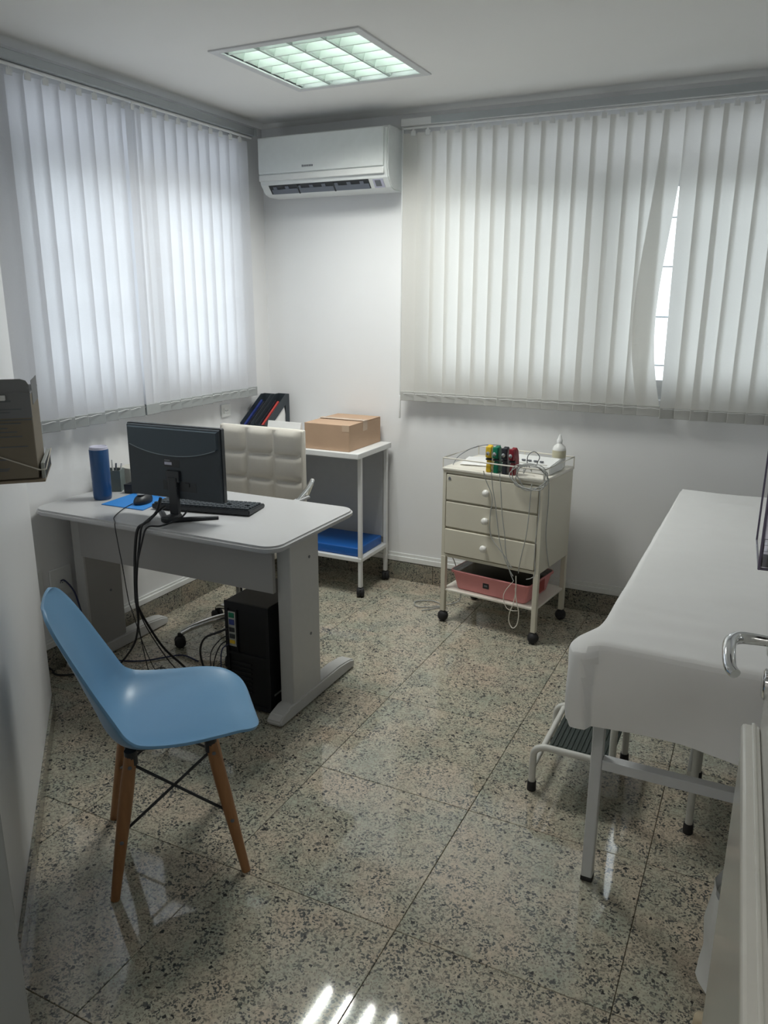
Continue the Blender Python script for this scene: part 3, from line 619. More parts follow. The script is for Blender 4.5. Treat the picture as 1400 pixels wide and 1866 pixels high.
# ------------------------------------------------------------------ drawer trolley
TR = thing('drawer_trolley', 'cream enamel three-drawer trolley on ball casters by the back wall', 'trolley', (1.322, -.458, 0), math.atan2(-.065, .488))
w, d = .492, .350
b = B(); bx(b, (-.012, .004, .348), (w+.012, d+.012, .785), .004); obj('cabinet', b, 'cream', TR)
b = B(); bx(b, (-.016, -.016, .785), (w+.016, d+.016, .800), .005); obj('top_plate', b, 'creamw', TR)
b = B(); bx(b, (-.012, -.010, .348), (.004, .006, .785)); bx(b, (w-.006, -.010, .348), (w+.012, .006, .785)); bx(b, (.004, -.010, .348), (w-.006, .006, .362)); bx(b, (.004, -.010, .773), (w-.006, .006, .785)); obj('front_frame', b, 'cream', TR)
for k in range(3):
    za = .368+k*.136; dr = obj('drawer', box((.008, -.012+(-.006 if k == 0 else 0), za), (w-.010, .006, za+.126), .003), 'cream', TR)
    obj('knob', lathe(B(), [(.006, 0), (.006, .012), (.014, .016), (.018, .024), (.016, .032), (.008, .037), (0, .038)], (0, 0, 0), 20, frame_m((.232, -.012+(-.006 if k == 0 else 0), za+.066), (1, 0, 0), (0, -1, 0))), 'knob', dr)
obj('badge', bx(lathe(B(), [(.007, 0), (.007, .0012), (0, .0012)], (0, 0, 0), 12, frame_m((.026, -.013, .748), (1, 0, 0), (0, -1, 0))), (.019, -.0142, .74), (.033, -.0125, .7445)), 'ink', TR)
obj('side_latch', box((-.019, .01, .735), (-.012, .03, .757), .002), 'ink', TR)
b = B(); loop = [(-.012, -.012), (w+.012, -.012), (w+.012, d+.012), (-.012, d+.012)]
tube(b, [(x, y, .845) for x, y in loop], .0036, 6, True); tube(b, [(x, y, .822) for x, y in loop[:0]] or [(-.012, -.012, .8), (-.012, -.012, .845)], .003, 6)
for x, y in loop[1:]: tube(b, [(x, y, .80), (x, y, .845)], .003, 6)
for x in (w/2,): tube(b, [(x, d+.012, .80), (x, d+.012, .845)], .003, 6)
obj('gallery_rail', b, 'creamw', TR)
obj('shelf', box((-.006, -.006, .165), (w+.006, d+.006, .176), .003), 'creamw', TR)
for x in (0, w):
    for y in (0, d):
        lg = obj('leg', box((x-.0125, y-.0125, .056), (x+.0125, y+.0125, .350), .003), 'cream', TR)
        bb = B(); bmesh.ops.create_uvsphere(bb, u_segments=20, v_segments=12, radius=.0275, matrix=Matrix.Translation((x, y, .0275))); tube(bb, [(x, y, .045), (x, y, .064)], .009, 10); obj('ball_caster', bb, 'rubber', lg)
MT_ = MAT[TR.name]
def tw(x, y, z): return MT_ @ Vector((x, y, z))
PB = thing('storage_bin', 'pink plastic storage bin with smoked lid on the lower trolley shelf', 'storage bin', tuple(tw(.25, .15, .1765)), math.atan2(-.065, .488)-.03)
def tub(l0, w0, l1, w1, hgt, th=.003):
    bb = B(); R = []
    for (l, ww, zz) in ((l0-.006, w0-.006, .0), (l0, w0, .006), (l1, w1, hgt-.006), (l1+.008, w1+.008, hgt-.004), (l1+.008, w1+.008, hgt), (l1-th, w1-th, hgt), (l0-th, w0-th, .008)):
        R.append([bb.verts.new((x, y, zz)) for x, y in rrect(-l, -ww, l, ww, .022, 4)])
    for A, C in zip(R, R[1:]):
        n = len(A)
        for k in range(n): bb.faces.new((A[k], A[(k+1) % n], C[(k+1) % n], C[k]))
    bb.faces.new(R[0]); bb.faces.new(R[-1]); return bb
obj('tub', tub(.190, .128, .208, .142, .095), 'pink', PB)
obj('lid', prism(B(), rrect(-.212, -.146, .212, .146, .024, 4), .007, 'z', .0955), 'lidclear', PB)
obj('lid_rim', tube(B(), [(x, y, .099) for x, y in rrect(-.213, -.147, .213, .147, .024, 4)], .0045, 6, True), 'pink', PB)
for s in (-1, 1): obj('clip', box((s*.205-.006 if s < 0 else .205, -.03, .035), (s*.205 if s < 0 else .216, .03, .10), .002), 'pinkd', PB)
obj('bin_label', box((-.035, -.1385, .038), (-.002, -.1345, .066), .001, 1, Matrix.Identity(4)), 'black', PB); obj('label_mark', box((-.027, -.1395, .048), (-.009, -.138, .057), .0005), 'ink', PB)
obj('bin_contents', box((-.18, -.11, .010), (.18, .11, .080), .01), 'ink', PB)

# things on the trolley top
EC = thing('ecg_machine', 'white electrocardiograph box on the trolley top behind the cables', 'medical device', tuple(tw(.360, .19, .8003)), math.atan2(-.065, .488))
b = prism(B(), [(-.10, 0), (.064, 0), (.064, .050), (.04, .056), (-.09, .040), (-.10, .036)], .26, 'x', -.13); bmesh.ops.bevel(b, geom=b.edges[:], offset=.004, segments=2, affect='EDGES'); obj('device_body', b, 'white', EC)
obj('control_panel', box((-.05, -.085, .0425), (.11, -.02, .0485), .002, 1, Matrix.Rotation(.09, 4, 'X')), 'beige', EC)
for i in range(4): obj('button', box((-.03+.03*i, -.06, .047), (-.012+.03*i, -.048, .0535), .002), 'ink', EC)
single('paper_stack', bx(bx(B(), (.02, .10, .8003), (.19, .30, .8043), .0005, 1, MT_), (.04, .12, .8044), (.205, .315, .8075), .0005, 1, MT_ @ Matrix.Translation((.05, .09, 0)) @ Matrix.Rotation(.25, 4, 'Z') @ Matrix.Translation((-.06, -.14, 0))), 'paper', 'loose white papers at the left of the trolley top', 'papers', origin=tuple(tw(.12, .2, .8003)))
def clamp(x, lab, m, y=.018, lean=0):
    t = thing('electrode_clamp', lab, 'electrode clamp', tuple(tw(x, y, .8003)), math.atan2(-.065, .488)+lean, 'limb electrode clamps on the trolley')
    def arm(off, s):
        pts = [(off, -.012, .006), (off+s*.004, -.022, .04), (off+s*.001, -.018, .075), (off, -.002, .098), (off, .014, .095)]
        return pts
    bb = B(); K = 1.24
    out = [(-.024, .0), (.020, .0), (.026, .03), (.022, .062), (.013, .092), (.0, .104), (-.014, .098), (-.022, .075), (-.016, .045), (-.024, .02)]
    inn = 0
    prism(bb, [(a, c*K) for a, c in out], .024, 'x', -.012); bmesh.ops.bevel(bb, geom=bb.edges[:], offset=.003, segments=2, affect='EDGES'); obj('jaw', bb, m, t)
    obj('grip', bx(B(), (-.014, -.034, .070), (.014, -.018, .124), .006), m, t)
    obj('plate', lathe(B(), [(.009, 0), (.009, .003), (.004, .005), (0, .005)], (0, 0, 0), 14, frame_m((0, -.0345, .092), (1, 0, 0), (0, -1, 0))), 'chrome', t)
    obj('spring', lathe(B(), [(.0055, -.0145), (.0055, .0145)], (0, 0, 0), 10, frame_m((0, -.018, .062), (0, 0, 1), (1, 0, 0))), 'clampk', t)
    return t
clamp(.222, 'yellow plastic electrode clamp at the left end of the row', 'yellow', lean=.12)
clamp(.262, 'green plastic electrode clamp beside the yellow one', 'green', lean=-.05)
clamp(.304, 'black plastic electrode clamp between the green and red ones', 'clampk', lean=.03)
clamp(.345, 'dark red plastic electrode clamp at the right end of the row', 'red', lean=-.12)
BT = thing('spray_bottle', 'white translucent bottle with beige label at the back of the trolley', 'bottle', tuple(tw(.452, .292, .8003)))
obj('bottle_body', lathe(B(), [(.029, 0), (.032, .004), (.032, .088), (.028, .102), (.014, .114), (.012, .120)], seg=28), 'bottle', BT)
obj('bottle_cap', lathe(B(), [(.013, .120), (.014, .134), (.010, .138), (.007, .152), (.004, .160), (0, .160)], seg=20), 'white', BT)
obj('bottle_label', lathe(B(), [(.0325, .05), (.0325, .085)], seg=28), 'blab', BT)
def cab(name, pts, r, m, label, cat='cable', n=8, seg=6, group=None):
    return single(name, tube(B(), smooth(pts, n), r, seg), m, label, cat, group, origin=tuple(pts[-1]))
# coil of grey leads over the gallery rail
coil = []
for k in range(4*14+1):
    a = 2*PI*k/14; R = .070+.006*math.sin(k*1.7); coil.append(tw(.448+.012*math.sin(a*.5)+R*1.15*math.cos(a), -.034-.010*math.sin(a*.31), .812+R*.82*math.sin(a)))
cab('lead_coil', coil, .0026, 'greycable', 'coil of grey electrode leads hung over the right front corner of the trolley', n=3)
def twl(l): return [tw(*p) for p in l]
leads = [
    ([(.222, -.048, .815), (.232, -.044, .775), (.266, -.036, .69), (.258, -.034, .60), (.268, -.034, .50), (.34, -.034, .42), (.380, -.034, .365)], 'grey lead running from the yellow clamp down past the knobs'),
    ([(.262, -.048, .815), (.270, -.044, .74), (.287, -.042, .66), (.30, -.042, .58), (.322, -.042, .47), (.36, -.042, .38), (.393, -.042, .33)], 'grey lead hanging from the green clamp across the drawers'),
    ([(.304, -.048, .815), (.314, -.050, .74), (.327, -.050, .62), (.345, -.050, .52), (.354, -.050, .44), (.376, -.050, .36), (.400, -.050, .31)], 'grey lead hanging from the black clamp across the drawers'),
    ([(.455, -.03, .78), (.452, -.03, .70), (.448, -.03, .60), (.44, -.03, .52), (.425, -.03, .44), (.414, -.028, .37), (.412, -.026, .345)], 'grey lead falling from the coil to the lowest drawer'),
    ([(.495, -.03, .77), (.498, -.03, .66), (.490, -.028, .55), (.488, -.028, .45), (.495, -.03, .36), (.478, -.03, .335), (.455, -.032, .325)], 'grey lead falling along the right front edge of the trolley'),
    ([(.513, .03, .78), (.512, .04, .68), (.511, .035, .55), (.511, .06, .45), (.511, .10, .36)], 'grey lead hanging down the right side of the trolley'),
]
for p, lab in leads: cab('lead', twl(p), .0021, 'greycable', lab, 'lead')
cab('lead_loop', twl([(.402, -.03, .33), (.405, -.03, .25), (.395, -.03, .19), (.380, -.032, .14), (.378, -.03, .095), (.398, -.03, .066), (.420, -.03, .09), (.425, -.03, .15), (.410, -.03, .21), (.402, -.03, .27)]), .0024, 'creamw', 'pale lead loop dangling below the pink bin', 'lead')
cab('lead_loop', twl([(.39, -.032, .30), (.355, -.034, .25), (.345, -.034, .21), (.362, -.034, .165), (.39, -.034, .155), (.42, -.034, .16)]), .0016, 'creamw', 'thin pale lead loop in front of the pink bin', 'lead')
cab('curled_wire', [tw(.395, .05, .84), tw(.40, .04, .89), tw(.425, .05, .912), tw(.448, .06, .89), tw(.44, .06, .86), tw(.43, .08, .845)], .0022, 'ink', 'dark curled wire standing up behind the red clamp', 'wire')
pl = [tw(.335+.012*i, .03+.02*math.sin(i*2.1), .805+.045*abs(math.sin(i*1.3))) for i in range(9)]
cab('tangled_lead', pl, .0024, 'greycable', 'tangled grey lead on the trolley top right of the red clamp', 'lead')
cab('wire_handle', twl([(.008, .05, .8025), (.010, .10, .835), (.03, .20, .862), (.075, .28, .872), (.13, .325, .868)]), .0018, 'ink', 'thin arched wire over the papers on the trolley', 'wire')
cab('power_cord', [(1.29, -.30, .36), (1.272, -.32, .34), (1.27, -.30, .30), (1.285, -.26, .28), (1.30, -.22, .20), (1.32, -.20, .05), (1.30, -.22, .006), (1.22, -.32, .005), (1.14, -.36, .005), (1.10, -.30, .005), (1.18, -.25, .005), (1.25, -.30, .005), (1.18, -.40, .005)], .003, 'greycable', 'grey cord curled on the floor left of the trolley', 'cord')

# ------------------------------------------------------------------ blue shell chair
CH = thing('shell_chair', 'sky blue moulded plastic chair on splayed wooden legs in front of the desk', 'chair', (1.241, -2.386, 0), math.radians(45))
prof = [(.243, .414, .070), (.240, .420, .110), (.231, .427, .148), (.212, .433, .178), (.178, .437, .201), (.12, .434, .219), (.04, .424, .229), (-.04, .418, .231), (-.10, .421, .229), (-.140, .440, .226), (-.166, .476, .222), (-.184, .530, .218), (-.203, .590, .213), (-.224, .655, .204), (-.248, .720, .189), (-.269, .770, .166), (-.283, .800, .130), (-.289, .815, .085)]
PV = []
for t in range(len(prof)-1):
    for k in range(3):
        a, b_, c, d_ = (Vector(prof[max(t-1, 0)]), Vector(prof[t]), Vector(prof[t+1]), Vector(prof[min(t+2, len(prof)-1)])); s = k/3
        PV.append(.5*((2*b_)+(c-a)*s+(2*a-5*b_+4*c-d_)*s*s+(3*b_-a-3*c+d_)*s**3))
PV.append(Vector(prof[-1])); bb = B(); g = []; nu = 24
for i, p in enumerate(PV):
    q0, q1 = PV[max(i-1, 0)], PV[min(i+1, len(PV)-1)]; tx, tz = (q1-q0).x, (q1-q0).y; ln = math.hypot(tx, tz); nx_, nz_ = tz/ln, -tx/ln      # normal towards the sitter
    s = i/(len(PV)-1); lift = .012+.050*math.exp(-((s-.52)/.20)**2) if s < .52 else .010+.052*math.exp(-((s-.52)/.24)**2)
    lift *= min(1, s/.24)**1.6
    r = []
    for k in range(nu+1):
        u = k/nu*2-1; e2 = abs(u)**3.2*lift
        r.append(bb.verts.new((p.x+nx_*e2, u*p.z*(1-.02*abs(u)), p.y+nz_*e2)))
    g.append(r)
for i in range(len(PV)-1):
    for k in range(nu): bb.faces.new((g[i][k], g[i][k+1], g[i+1][k+1], g[i+1][k]))
sh = obj('seat_shell', bb, 'bluepl', CH, ang=80); md = sh.modifiers.new('thickness', 'SOLIDIFY'); md.thickness = .008; md.offset = 0
md = sh.modifiers.new('round', 'BEVEL'); md.width = .003; md.segments = 2; md.limit_method = 'ANGLE'
feet = {}
for sx in (-1, 1):
    for sy in (-1, 1):
        top = Vector((sx*.105, sy*.135, .405)); ft = Vector((sx*.178, sy*.182, 0)); feet[(sx, sy)] = (top, ft)
        n_ = 10; P = [ft.lerp(top, k/n_) for k in range(n_+1)]
        lg = obj('leg', tube(B(), P, lambda t: .0125+.0065*min(1, t*1.6)-(.003*max(0, t-.8)/.2), 14), 'wood', CH)
        out = Vector((0, sy, 0))
        for t in (.93, .42):
            c = ft.lerp(top, t); obj('bolt', lathe(B(), [(.0055, 0), (.0055, .002), (.003, .003), (0, .003)], (0, 0, 0), 10, frame_m(c+out*(.0165), (1, 0, 0), out)), 'ink', lg)
def legpt(k, t): return feet[k][1].lerp(feet[k][0], t)
for (a, c) in (((-1, -1), (1, -1)), ((1, -1), (1, 1)), ((1, 1), (-1, 1)), ((-1, 1), (-1, -1))):
    for p, q in ((a, c), (c, a)): obj('brace_rod', tube(B(), [legpt(p, .94), legpt(q, .46)], .0042, 8), 'black', CH)
for k, (tp, ft) in feet.items():
    obj('mount', bx(tube(tube(B(), [tp+Vector((0, 0, -.005)), tp*.82+Vector((0, 0, .083))], .007, 8), [tp+Vector((0, 0, -.028)), tp+Vector((0, 0, .012))], .017, 12), tuple(tp*.8+Vector((-.018, -.018, .084-.006))), tuple(tp*.8+Vector((.018, .018, .084+.008))), .003), 'black', CH)

# ------------------------------------------------------------------ examination couch, sheet, step stool
BD = thing('examination_couch', 'white enamel examination couch frame under the white sheet', 'examination couch', (2.64, -1.24, 0))
bx0, bx1, by0, by1 = 2.378, 2.890, -1.985, -.50; t_ = .0155
for x in (bx0, bx1):
    for y in (by0, by1):
        if y == by1: x = 2.404 if x < 2.5 else x
        lg = obj('leg', box((x-t_, y-t_, .012), (x+t_, y+t_, .665), .004), 'bedpaint', BD, world=True); obj('foot_cap', box((x-t_-.001, y-t_-.001, 0), (x+t_+.001, y+t_+.001, .016), .003), 'rubber', lg, world=True)
for y in (by0, by1): obj('end_rail', box((bx0+t_, y-.016, .362), (bx1-t_, y+.016, .392), .003), 'bedpaint', BD, world=True)
for x in (bx0+.022, bx1-.01): obj('side_rail', box((x-.015, -2.06, .665), (x+.015, -.38, .700), .003), 'bedpaint', BD, world=True)
obj('mattress', box((2.394, -2.100, .700), (2.924, -.350, .770), .018, 3), 'vinyl', BD, world=True)
def sheet():
    X0, X1, Y0, Y1, zt = 2.384, 2.905, -2.105, -.352, .7815; r = .028
    us = [-.22, -.19, -.16, -.13, -.10, -.075, -.055, -.038, -.024, -.012]; U = [X0+a for a in us]+[X0+(X1-X0)*k/22 for k in range(23)]+[X1-a for a in reversed(us)]
    vs = [-.235, -.21, -.18, -.15, -.12, -.09, -.065, -.045, -.03, -.018, -.008]; V = [Y0+a for a in vs]+[Y0+(Y1-Y0)*k/64 for k in range(65)]+[Y1-a for a in reversed(us)]
    bb = B(); g = []
    for x in U:
        row = []
        for y in V:
            cx, cy = min(max(x, X0), X1), min(max(y, Y0), Y1); dx, dy = x-cx, y-cy; l = max(abs(dx), abs(dy)); hp = math.hypot(dx, dy)
            wr = .005*noise.noise(Vector((cx*3.0, cy*8, .3)))+.0042*noise.noise(Vector((cx*4+cy*2, cy*24, 4.1)))
            z = zt+wr
            if hp < 1e-9: row.append(bb.verts.new((x, y, z))); continue
            nx_, ny_ = dx/hp, dy/hp
            if l < r*PI/2: o_ = r*math.sin(l/r); dz = r*(1-math.cos(l/r))
            else: o_ = r; dz = r+(l-r*PI/2)
            drop = max(0, l-.03)
            o_ += drop*.16*max(0, 0.35+noise.noise(Vector((cx*6+nx_*1.5, cy*3.2+ny_, .7))))
            if ny_ < -.5: o_ += .020*math.sin((cx-2.37)*9+dz*14)*min(1, drop*9)*.6
            corner = math.exp(-((cy-Y0)/.09)**2) if nx_ < -.2 else 0
            o_ += .052*corner*min(1, l/.03)*(1-.55*min(1, dz/.2))
            row.append(bb.verts.new((cx+nx_*o_+(.020*(cy-Y0)/(Y1-Y0) if nx_ < -.2 else 0), cy+ny_*o_, z-dz)))
        g.append(row)
    for i in range(len(U)-1):
        for j in range(len(V)-1): bb.faces.new((g[i][j], g[i+1][j], g[i+1][j+1], g[i][j+1]))
    return bb
st = single('bed_sheet', sheet(), 'sheet', 'white sheet draped over the examination couch and hanging at its end', 'sheet', origin=(2.64, -1.24, .77))
md = st.modifiers.new('round', 'SUBSURF'); md.levels = 1; md.render_levels = 1

SS = thing('step_stool', 'white tubular two-step stool with ribbed black treads pushed under the couch', 'step stool', (2.37, -1.5, 0)); r = .0115
for y, lab in ((-1.65, 'n'), (-1.345, 'f')):
    P = smooth([(2.122, y, .03), (2.122, y, .12), (2.128, y, .150), (2.152, y, .166), (2.19, y, .168), (2.36, y, .168)], 5)
    obj('step_tube', tube(B(), P, r, 10), 'stool', SS, world=True)
    P = smooth([(2.372, y, .03 if lab == 'f' else .160), (2.372, y, .30), (2.380, y, .338), (2.41, y, .356), (2.46, y, .358), (2.56, y, .357), (2.60, y, .335), (2.613, y, .29), (2.614, y, .03)], 5)
    obj('step_tube', tube(B(), P, r, 10), 'stool', SS, world=True)
    for x in ((2.122, 2.372, 2.614) if lab == 'f' else (2.122, 2.614)): obj('rubber_foot', lathe(B(), [(.0145, 0), (.0155, .004), (.0145, .034), (.012, .034)], (x, y, 0), 14), 'rubber', SS, world=True)
for x, z in ((2.150, .160), (2.405, .352), (2.60, .20), (2.122, .085)): obj('cross_tube', tube(B(), [(x, -1.65, z), (x, -1.345, z)], .010, 10), 'stool', SS, world=True)
for xa, xb, z in ((2.168, 2.368, .176), (2.395, 2.58, .366)):
    td = obj('tread', box((xa, -1.642, z-.012), (xb, -1.352, z), .003), 'tread', SS, world=True)
    for k in range(13):
        x = xa+.010+(xb-xa-.02)*k/12; obj('rib', box((x-.0035, -1.638, z), (x+.0035, -1.356, z+.003), .001, 1), 'tread', td, world=True)

# ------------------------------------------------------------------ door, handle, leaflet holder
DA = math.atan2(.043, 1.132)      # leaf swung slightly past square
DR = struct('door_1', box((-.001, -.001, 0), (.001, .001, .002)), 'doorw', 'glossy white door standing open at the right')
dm = Matrix.Translation((2.732, -2.530, 0)) @ Matrix.Rotation(DA, 4, 'Z'); DR.matrix_world = dm; MAT[DR.name] = dm    # local -y runs to the hinges, local -x into the room
LD = .84
obj('leaf', box((0, -LD, .008), (.035, 0, 2.06), .002), 'doorw', DR)
obj('lower_panel', box((-.026, -LD+.01, .03), (0, 0, .842), .002), 'doorw', DR)
obj('cap_rail', bx(box((-.030, -LD+.01, .842), (0, 0, .866), .006), (-.014, -LD+.01, .864), (-.008, 0, .869), .002), 'doorcap', DR)
hd = obj('rose', lathe(B(), [(.026, 0), (.026, .009), (.022, .012), (0, .012)], (0, 0, 0), 24, frame_m((0, -.065, 1.05), (0, 0, 1), (-1, 0, 0))), 'chrome', DR)
obj('key_rose', lathe(B(), [(.026, 0), (.026, .009), (.022, .012), (0, .012)], (0, 0, 0), 24, frame_m((0, -.065, .975), (0, 0, 1), (-1, 0, 0))), 'chrome', DR)
obj('lever', tube(B(), smooth([(-.010, -.065, 1.05), (-.035, -.065, 1.05), (-.056, -.072, 1.051), (-.068, -.098, 1.052), (-.069, -.135, 1.049), (-.066, -.165, 1.040), (-.058, -.180, 1.036)], 6), lambda t: .0085+.002*math.sin(t*PI), 12), 'chrome', DR)
obj('edge_plate', box((.008, -.001, .94), (.027, .002, 1.12), .0005), 'chrome', DR)
for z in (.25, 1.05, 1.8): obj('hinge', lathe(B(), [(.008, -.05), (.008, .05)], (.02, -LD-.006, z), 12), 'chrome', DR)
LH = thing('leaflet_holder', 'clear smoked acrylic holder with printed forms on the open door', 'leaflet holder', tuple(dm @ Vector((-.02, -.13, 1.217))), DA)
lm = dm
def dl(lo, hi, r=0): return box(lo, hi, r, 2, dm)
obj('holder_front', dl((-.048, -.205, 1.217), (-.044, -.055, 1.46), .001), 'acr', LH, world=True)
obj('holder_back', dl((-.006, -.205, 1.217), (-.002, -.055, 1.62), .001), 'acr', LH, world=True)
b = B(); bx(b, (-.048, -.205, 1.212), (-.002, -.055, 1.217)); bx(b, (-.048, -.059, 1.217), (-.002, -.055, 1.46)); bx(b, (-.048, -.209, 1.217), (-.002, -.205, 1.46)); bmesh.ops.transform(b, matrix=dm, verts=b.verts[:])
obj('holder_edges', b, 'acr', LH, world=True)
b = tube(tube(B(), [(-.0475, -.2075, 1.46), (-.0475, -.2075, 1.2145), (-.003, -.2075, 1.2145)], .0022, 6), [(-.0475, -.0565, 1.46), (-.0475, -.0565, 1.2145), (-.0475, -.2075, 1.2145)], .0022, 6); bmesh.ops.transform(b, matrix=dm, verts=b.verts[:]); obj('polished_edge', b, 'acre', LH, world=True)
obj('forms', dl((-.030, -.200, 1.219), (-.012, -.065, 1.40)), 'paper', LH, world=True)
for z, l in ((1.225, .012), (1.262, .012), (1.30, .012)): obj('print_line', dl((-.028, -.2012, z), (-.028+l, -.2002, z+.006)), 'ink', LH, world=True)

# waste bin behind the door, doorstop
WB_ = thing('waste_bin', 'waste bin with a white plastic liner half hidden behind the door', 'waste bin', (2.818, -2.235, 0))
obj('bucket', lathe(B(), [(.085, 0), (.092, .004), (.112, .27), (.106, .27), (.088, .012), (0, .012)], seg=28), 'bin', WB_)
bb = B(); R = []
for j, (rr, zz) in enumerate(((.106, .20), (.112, .285), (.118, .300), (.121, .285), (.128, .20), (.124, .12), (.135, .06), (.118, .05))):
    R.append([bb.verts.new(((rr+.008*noise.noise(Vector((math.cos(2*PI*k/40)*3, math.sin(2*PI*k/40)*3, j*.6))))*math.cos(2*PI*k/40), (rr+.008*noise.noise(Vector((math.cos(2*PI*k/40)*3, math.sin(2*PI*k/40)*3, j*.6))))*math.sin(2*PI*k/40), zz+.012*noise.noise(Vector((k*.4, j, 2))))) for k in range(40)])
for A, C in zip(R, R[1:]):
    for k in range(40): bb.faces.new((A[k], A[(k+1) % 40], C[(k+1) % 40], C[k]))
obj('liner_bag', bb, 'bag', WB_)
single('door_stop', bx(lathe(B(), [(.020, 0), (.022, .004), (.020, .028), (.012, .036), (0, .037)], (2.712, -2.348, 0), 20), (2.70, -2.36, 0), (2.724, -2.336, .006), .002), 'stop', 'small beige rubber doorstop on the floor at the door foot', 'doorstop', origin=(2.712, -2.348, 0))

# ------------------------------------------------------------------ sharps carton in its bracket on the diagonal wall
sm = Matrix((Vector((-dd.x, -dd.y, 0)), Vector((dn.x, dn.y, 0)), Vector((0, 0, 1)))).transposed().to_4x4()   # local x along the wall away from the camera, y out of the wall
pc_ = Vector((1.135, -2.634)); foot_ = pc_-dn*.150; sm.translation = (foot_.x, foot_.y, 1.158)
SB = thing('sharps_carton', 'brown cardboard sharps disposal carton with grey lid flaps on the near wall', 'sharps box', tuple(sm.translation)); MAT[SB.name] = Matrix.Translation(sm.translation)
def sl(bm): bmesh.ops.transform(bm, matrix=sm, verts=bm.verts[:]); return bm
obj('carton', sl(bx(B(), (.004, .012, .004), (.200, .146, .205), .002, 1)), 'sharps', SB, world=True)
obj('lid_flap', sl(prism(B(), [(.012, .200), (.146, .200), (.146, .225), (.140, .236), (.128, .240), (.012, .240)], .004, 'x', .006)), 'sharpg', SB, world=True)
obj('lid', sl(bx(B(), (.004, .012, .203), (.200, .147, .209), .001, 1)), 'sharpg', SB, world=True)
obj('upper_band', sl(bx(B(), (.0032, .012, .150), (.0042, .1463, .204))), 'sharpg', SB, world=True)
obj('side_flap', sl(bx(B(), (.05, .1462, .175), (.19, .1472, .232))), 'sharpg', SB, world=True)
obj('warning_tab', sl(bx(B(), (-.010, .070, .193), (.003, .094, .204), .001, 1)), 'paper', SB, world=True, label='small white tab on the lid')
obj('tab_slot', sl(bx(B(), (.0022, .015, .188), (.0034, .104, .1925))), 'ink', SB, world=True)
for z_, a_, c_ in ((.170, .03, .125), (.163, .02, .10), (.145, .02, .145), (.137, .03, .12), (.126, .04, .09), (.117, .03, .11), (.106, .05, .12), (.082, .05, .13), (.052, .05, .09), (.030, .055, .085), (.026, .055, .082)):
    obj('print_line', sl(bx(B(), (.0022, a_, z_), (.0034, c_, z_+.0022))), 'ink', SB, world=True)
SK = thing('sharps_bracket', 'wall bracket with striped front and white cord holding the sharps carton', 'wall bracket', tuple(sm.translation)); MAT[SK.name] = Matrix.Translation(sm.translation)
obj('back_plate', sl(bx(B(), (.01, 0, -.004), (.19, .010, .12), .001, 1)), 'chrome', SK, world=True)
obj('support_tray', sl(bx(B(), (-.002, .0, -.004), (.206, .160, .0025), .001, 1)), 'cardd', SK, world=True)
fb = obj('front_guard', sl(bx(B(), (.010, .152, .0), (.206, .160, .040), .001, 1)), 'brk', SK, world=True)
for k in range(9): obj('stripe', sl(bx(B(), (.02+.02*k, .160, .003), (.026+.02*k, .1612, .037))), 'ink', fb, world=True)
obj('retaining_cord', sl(tube(B(), [(.0, .004, .088), (-.002, .150, .026), (.012, .163, .024), (.204, .163, .040)], .0016, 6)), 'wirew', SK, world=True)

# ------------------------------------------------------------------ wall plates and cables
def plate(y, z, lab, w=.052, hgt=.082, socket=True):
    t = thing('wall_socket', lab, 'wall socket', (0, y, z-hgt))
    obj('cover_plate', box((0, y-w, z-hgt), (.009, y+w, z+hgt), .003), 'white', t, world=True)
    obj('socket_insert', bx(B(), (.009, y-w*.55, z-hgt*.45), (.0115, y+w*.55, z+hgt*.45), .001, 1), 'white', t, world=True)
    for s in (-1, 0, 1): obj('pin_hole', lathe(B(), [(.003, 0), (.003, .0006), (0, .0006)], (0, 0, 0), 8, frame_m((.0115, y+s*.010, z-.002*(s == 0)), (0, 1, 0), (1, 0, 0))), 'ink', t, world=True)
plate(-1.655, .385, 'white wall socket behind the blue chair with a blue cord plugged in', .058, .066)
plate(-1.80, .40, 'white wall socket plate left of the plugged one, half behind the near wall', .05, .066)
plate(-.443, .985, 'small white socket plate just below the window blind near the corner', .040, .035)
bund = [(.600, -1.650, .83), (.585, -1.66, .775), (.590, -1.71, .757), (.615, -1.765, .757), (.610, -1.795, .742), (.596, -1.802, .665), (.579, -1.80, .529), (.575, -1.80, .443)]
cab('cable_bundle', bund, .0062, 'cable', 'thick black cable bundle hanging over the front edge of the desk')
cab('monitor_cable', [(.624, -1.653, .80), (.627, -1.70, .790), (.632, -1.755, .768), (.630, -1.792, .757), (.625, -1.806, .70), (.602, -1.812, .56), (.594, -1.814, .44)], .0042, 'cable', 'black video cable running past the monitor foot over the desk edge')
cab('monitor_cable', [(.73, -1.650, .795), (.735, -1.70, .778), (.70, -1.765, .760), (.658, -1.795, .756), (.642, -1.812, .70), (.614, -1.824, .58), (.606, -1.822, .44)], .0036, 'cable', 'black power cable right of the monitor neck over the desk edge')
cab('mouse_cable', [(.36, -1.556, .756), (.372, -1.62, .7515), (.43, -1.73, .7515), (.487, -1.784, .752), (.498, -1.797, .735), (.510, -1.800, .66), (.527, -1.806, .588), (.555, -1.818, .459), (.552, -1.80, .40), (.50, -1.70, .20), (.44, -1.58, .02), (.40, -1.50, .005)], .0018, 'cable', 'thin black mouse cable hanging from the left of the desk front')
cab('floor_cable', [(.575, -1.80, .443), (.56, -1.78, .36), (.47, -1.72, .22), (.33, -1.66, .08), (.24, -1.62, .012), (.165, -1.58, .006), (.13, -1.64, .006)], .0045, 'cable', 'black cable sweeping from the bundle to the floor by the left desk foot')
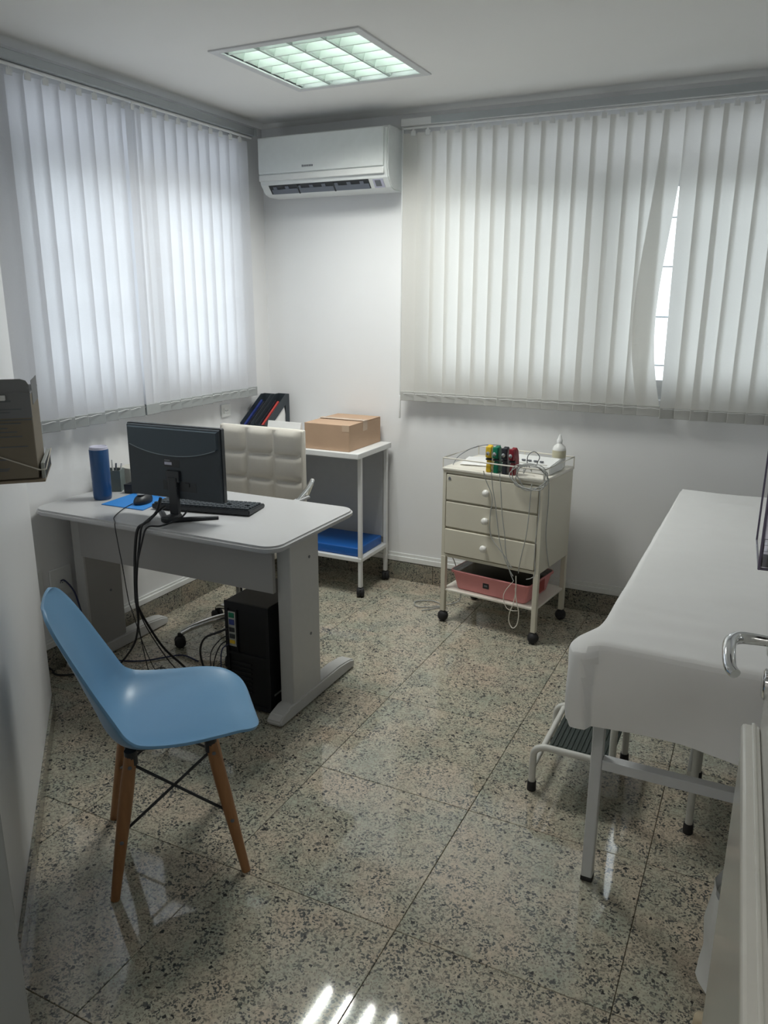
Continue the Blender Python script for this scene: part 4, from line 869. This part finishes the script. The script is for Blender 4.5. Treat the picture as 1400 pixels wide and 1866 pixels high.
cab('floor_cable', [(.576, -1.80, .443), (.585, -1.77, .36), (.60, -1.70, .22), (.60, -1.60, .10), (.58, -1.52, .02), (.60, -1.48, .006), (.68, -1.46, .006), (.72, -1.50, .006)], .005, 'cable', 'black cable sweeping from the bundle to the floor towards the tower')
cab('floor_cable', [(.578, -1.80, .44), (.59, -1.775, .34), (.61, -1.70, .18), (.62, -1.62, .06), (.63, -1.58, .006), (.66, -1.56, .006), (.70, -1.58, .006)], .0025, 'cable', 'thin black cable beside the thicker one running to the tower')
cab('floor_cable', [(.573, -1.80, .44), (.55, -1.77, .32), (.50, -1.70, .15), (.44, -1.62, .03), (.40, -1.56, .006), (.42, -1.52, .006), (.50, -1.54, .006)], .002, 'cable', 'thinnest black cable falling straight below the bundle')
cab('socket_cord', [(.0115, -1.662, .392), (.035, -1.66, .396), (.06, -1.638, .34), (.09, -1.635, .24), (.135, -1.635, .14), (.165, -1.62, .05), (.20, -1.55, .006), (.297, -1.504, .006), (.37, -1.42, .006), (.42, -1.38, .006), (.52, -1.40, .006)], .0036, 'bluecable', 'navy blue cord running from the wall socket across the floor')
cab('wall_cable', [(.10, -1.89, .37), (.12, -1.857, .352), (.12, -1.811, .237), (.12, -1.757, .101), (.13, -1.72, .012), (.145, -1.725, .006)], .004, 'cable', 'black cable slanting down behind the backrest of the blue chair')
cab('wall_cable', [(.16, -1.70, .006), (.10, -1.755, .006), (.05, -1.775, .006), (.022, -1.77, .02), (.018, -1.80, .05)], .0042, 'cable', 'black cable lying along the floor left of the blue chair')
for i, (pts, r_, m_, lb) in enumerate((
    ([(.892, -1.650, .338), (.87, -1.68, .330), (.80, -1.68, .29), (.74, -1.64, .20), (.71, -1.58, .08), (.70, -1.52, .006), (.70, -1.46, .006)], .0045, 'cable', 'thick black cable looping into the upper rear of the tower'),
    ([(.893, -1.650, .31), (.87, -1.675, .295), (.81, -1.66, .22), (.76, -1.60, .10), (.74, -1.55, .012), (.73, -1.50, .006)], .0022, 'cable', 'thin black cable looping into the middle of the tower ports'),
    ([(.893, -1.650, .288), (.87, -1.675, .27), (.83, -1.67, .18), (.80, -1.63, .06), (.78, -1.60, .006), (.74, -1.58, .006)], .0026, 'cable', 'black cable looping into the lowest port of the tower'),
    ([(.893, -1.650, .272), (.875, -1.672, .25), (.868, -1.675, .15), (.86, -1.67, .03), (.84, -1.66, .006), (.80, -1.66, .006)], .0026, 'bluecable', 'navy cable dropping straight down beside the tower'))):
    cab('tower_cable', pts, r_, m_, lb)
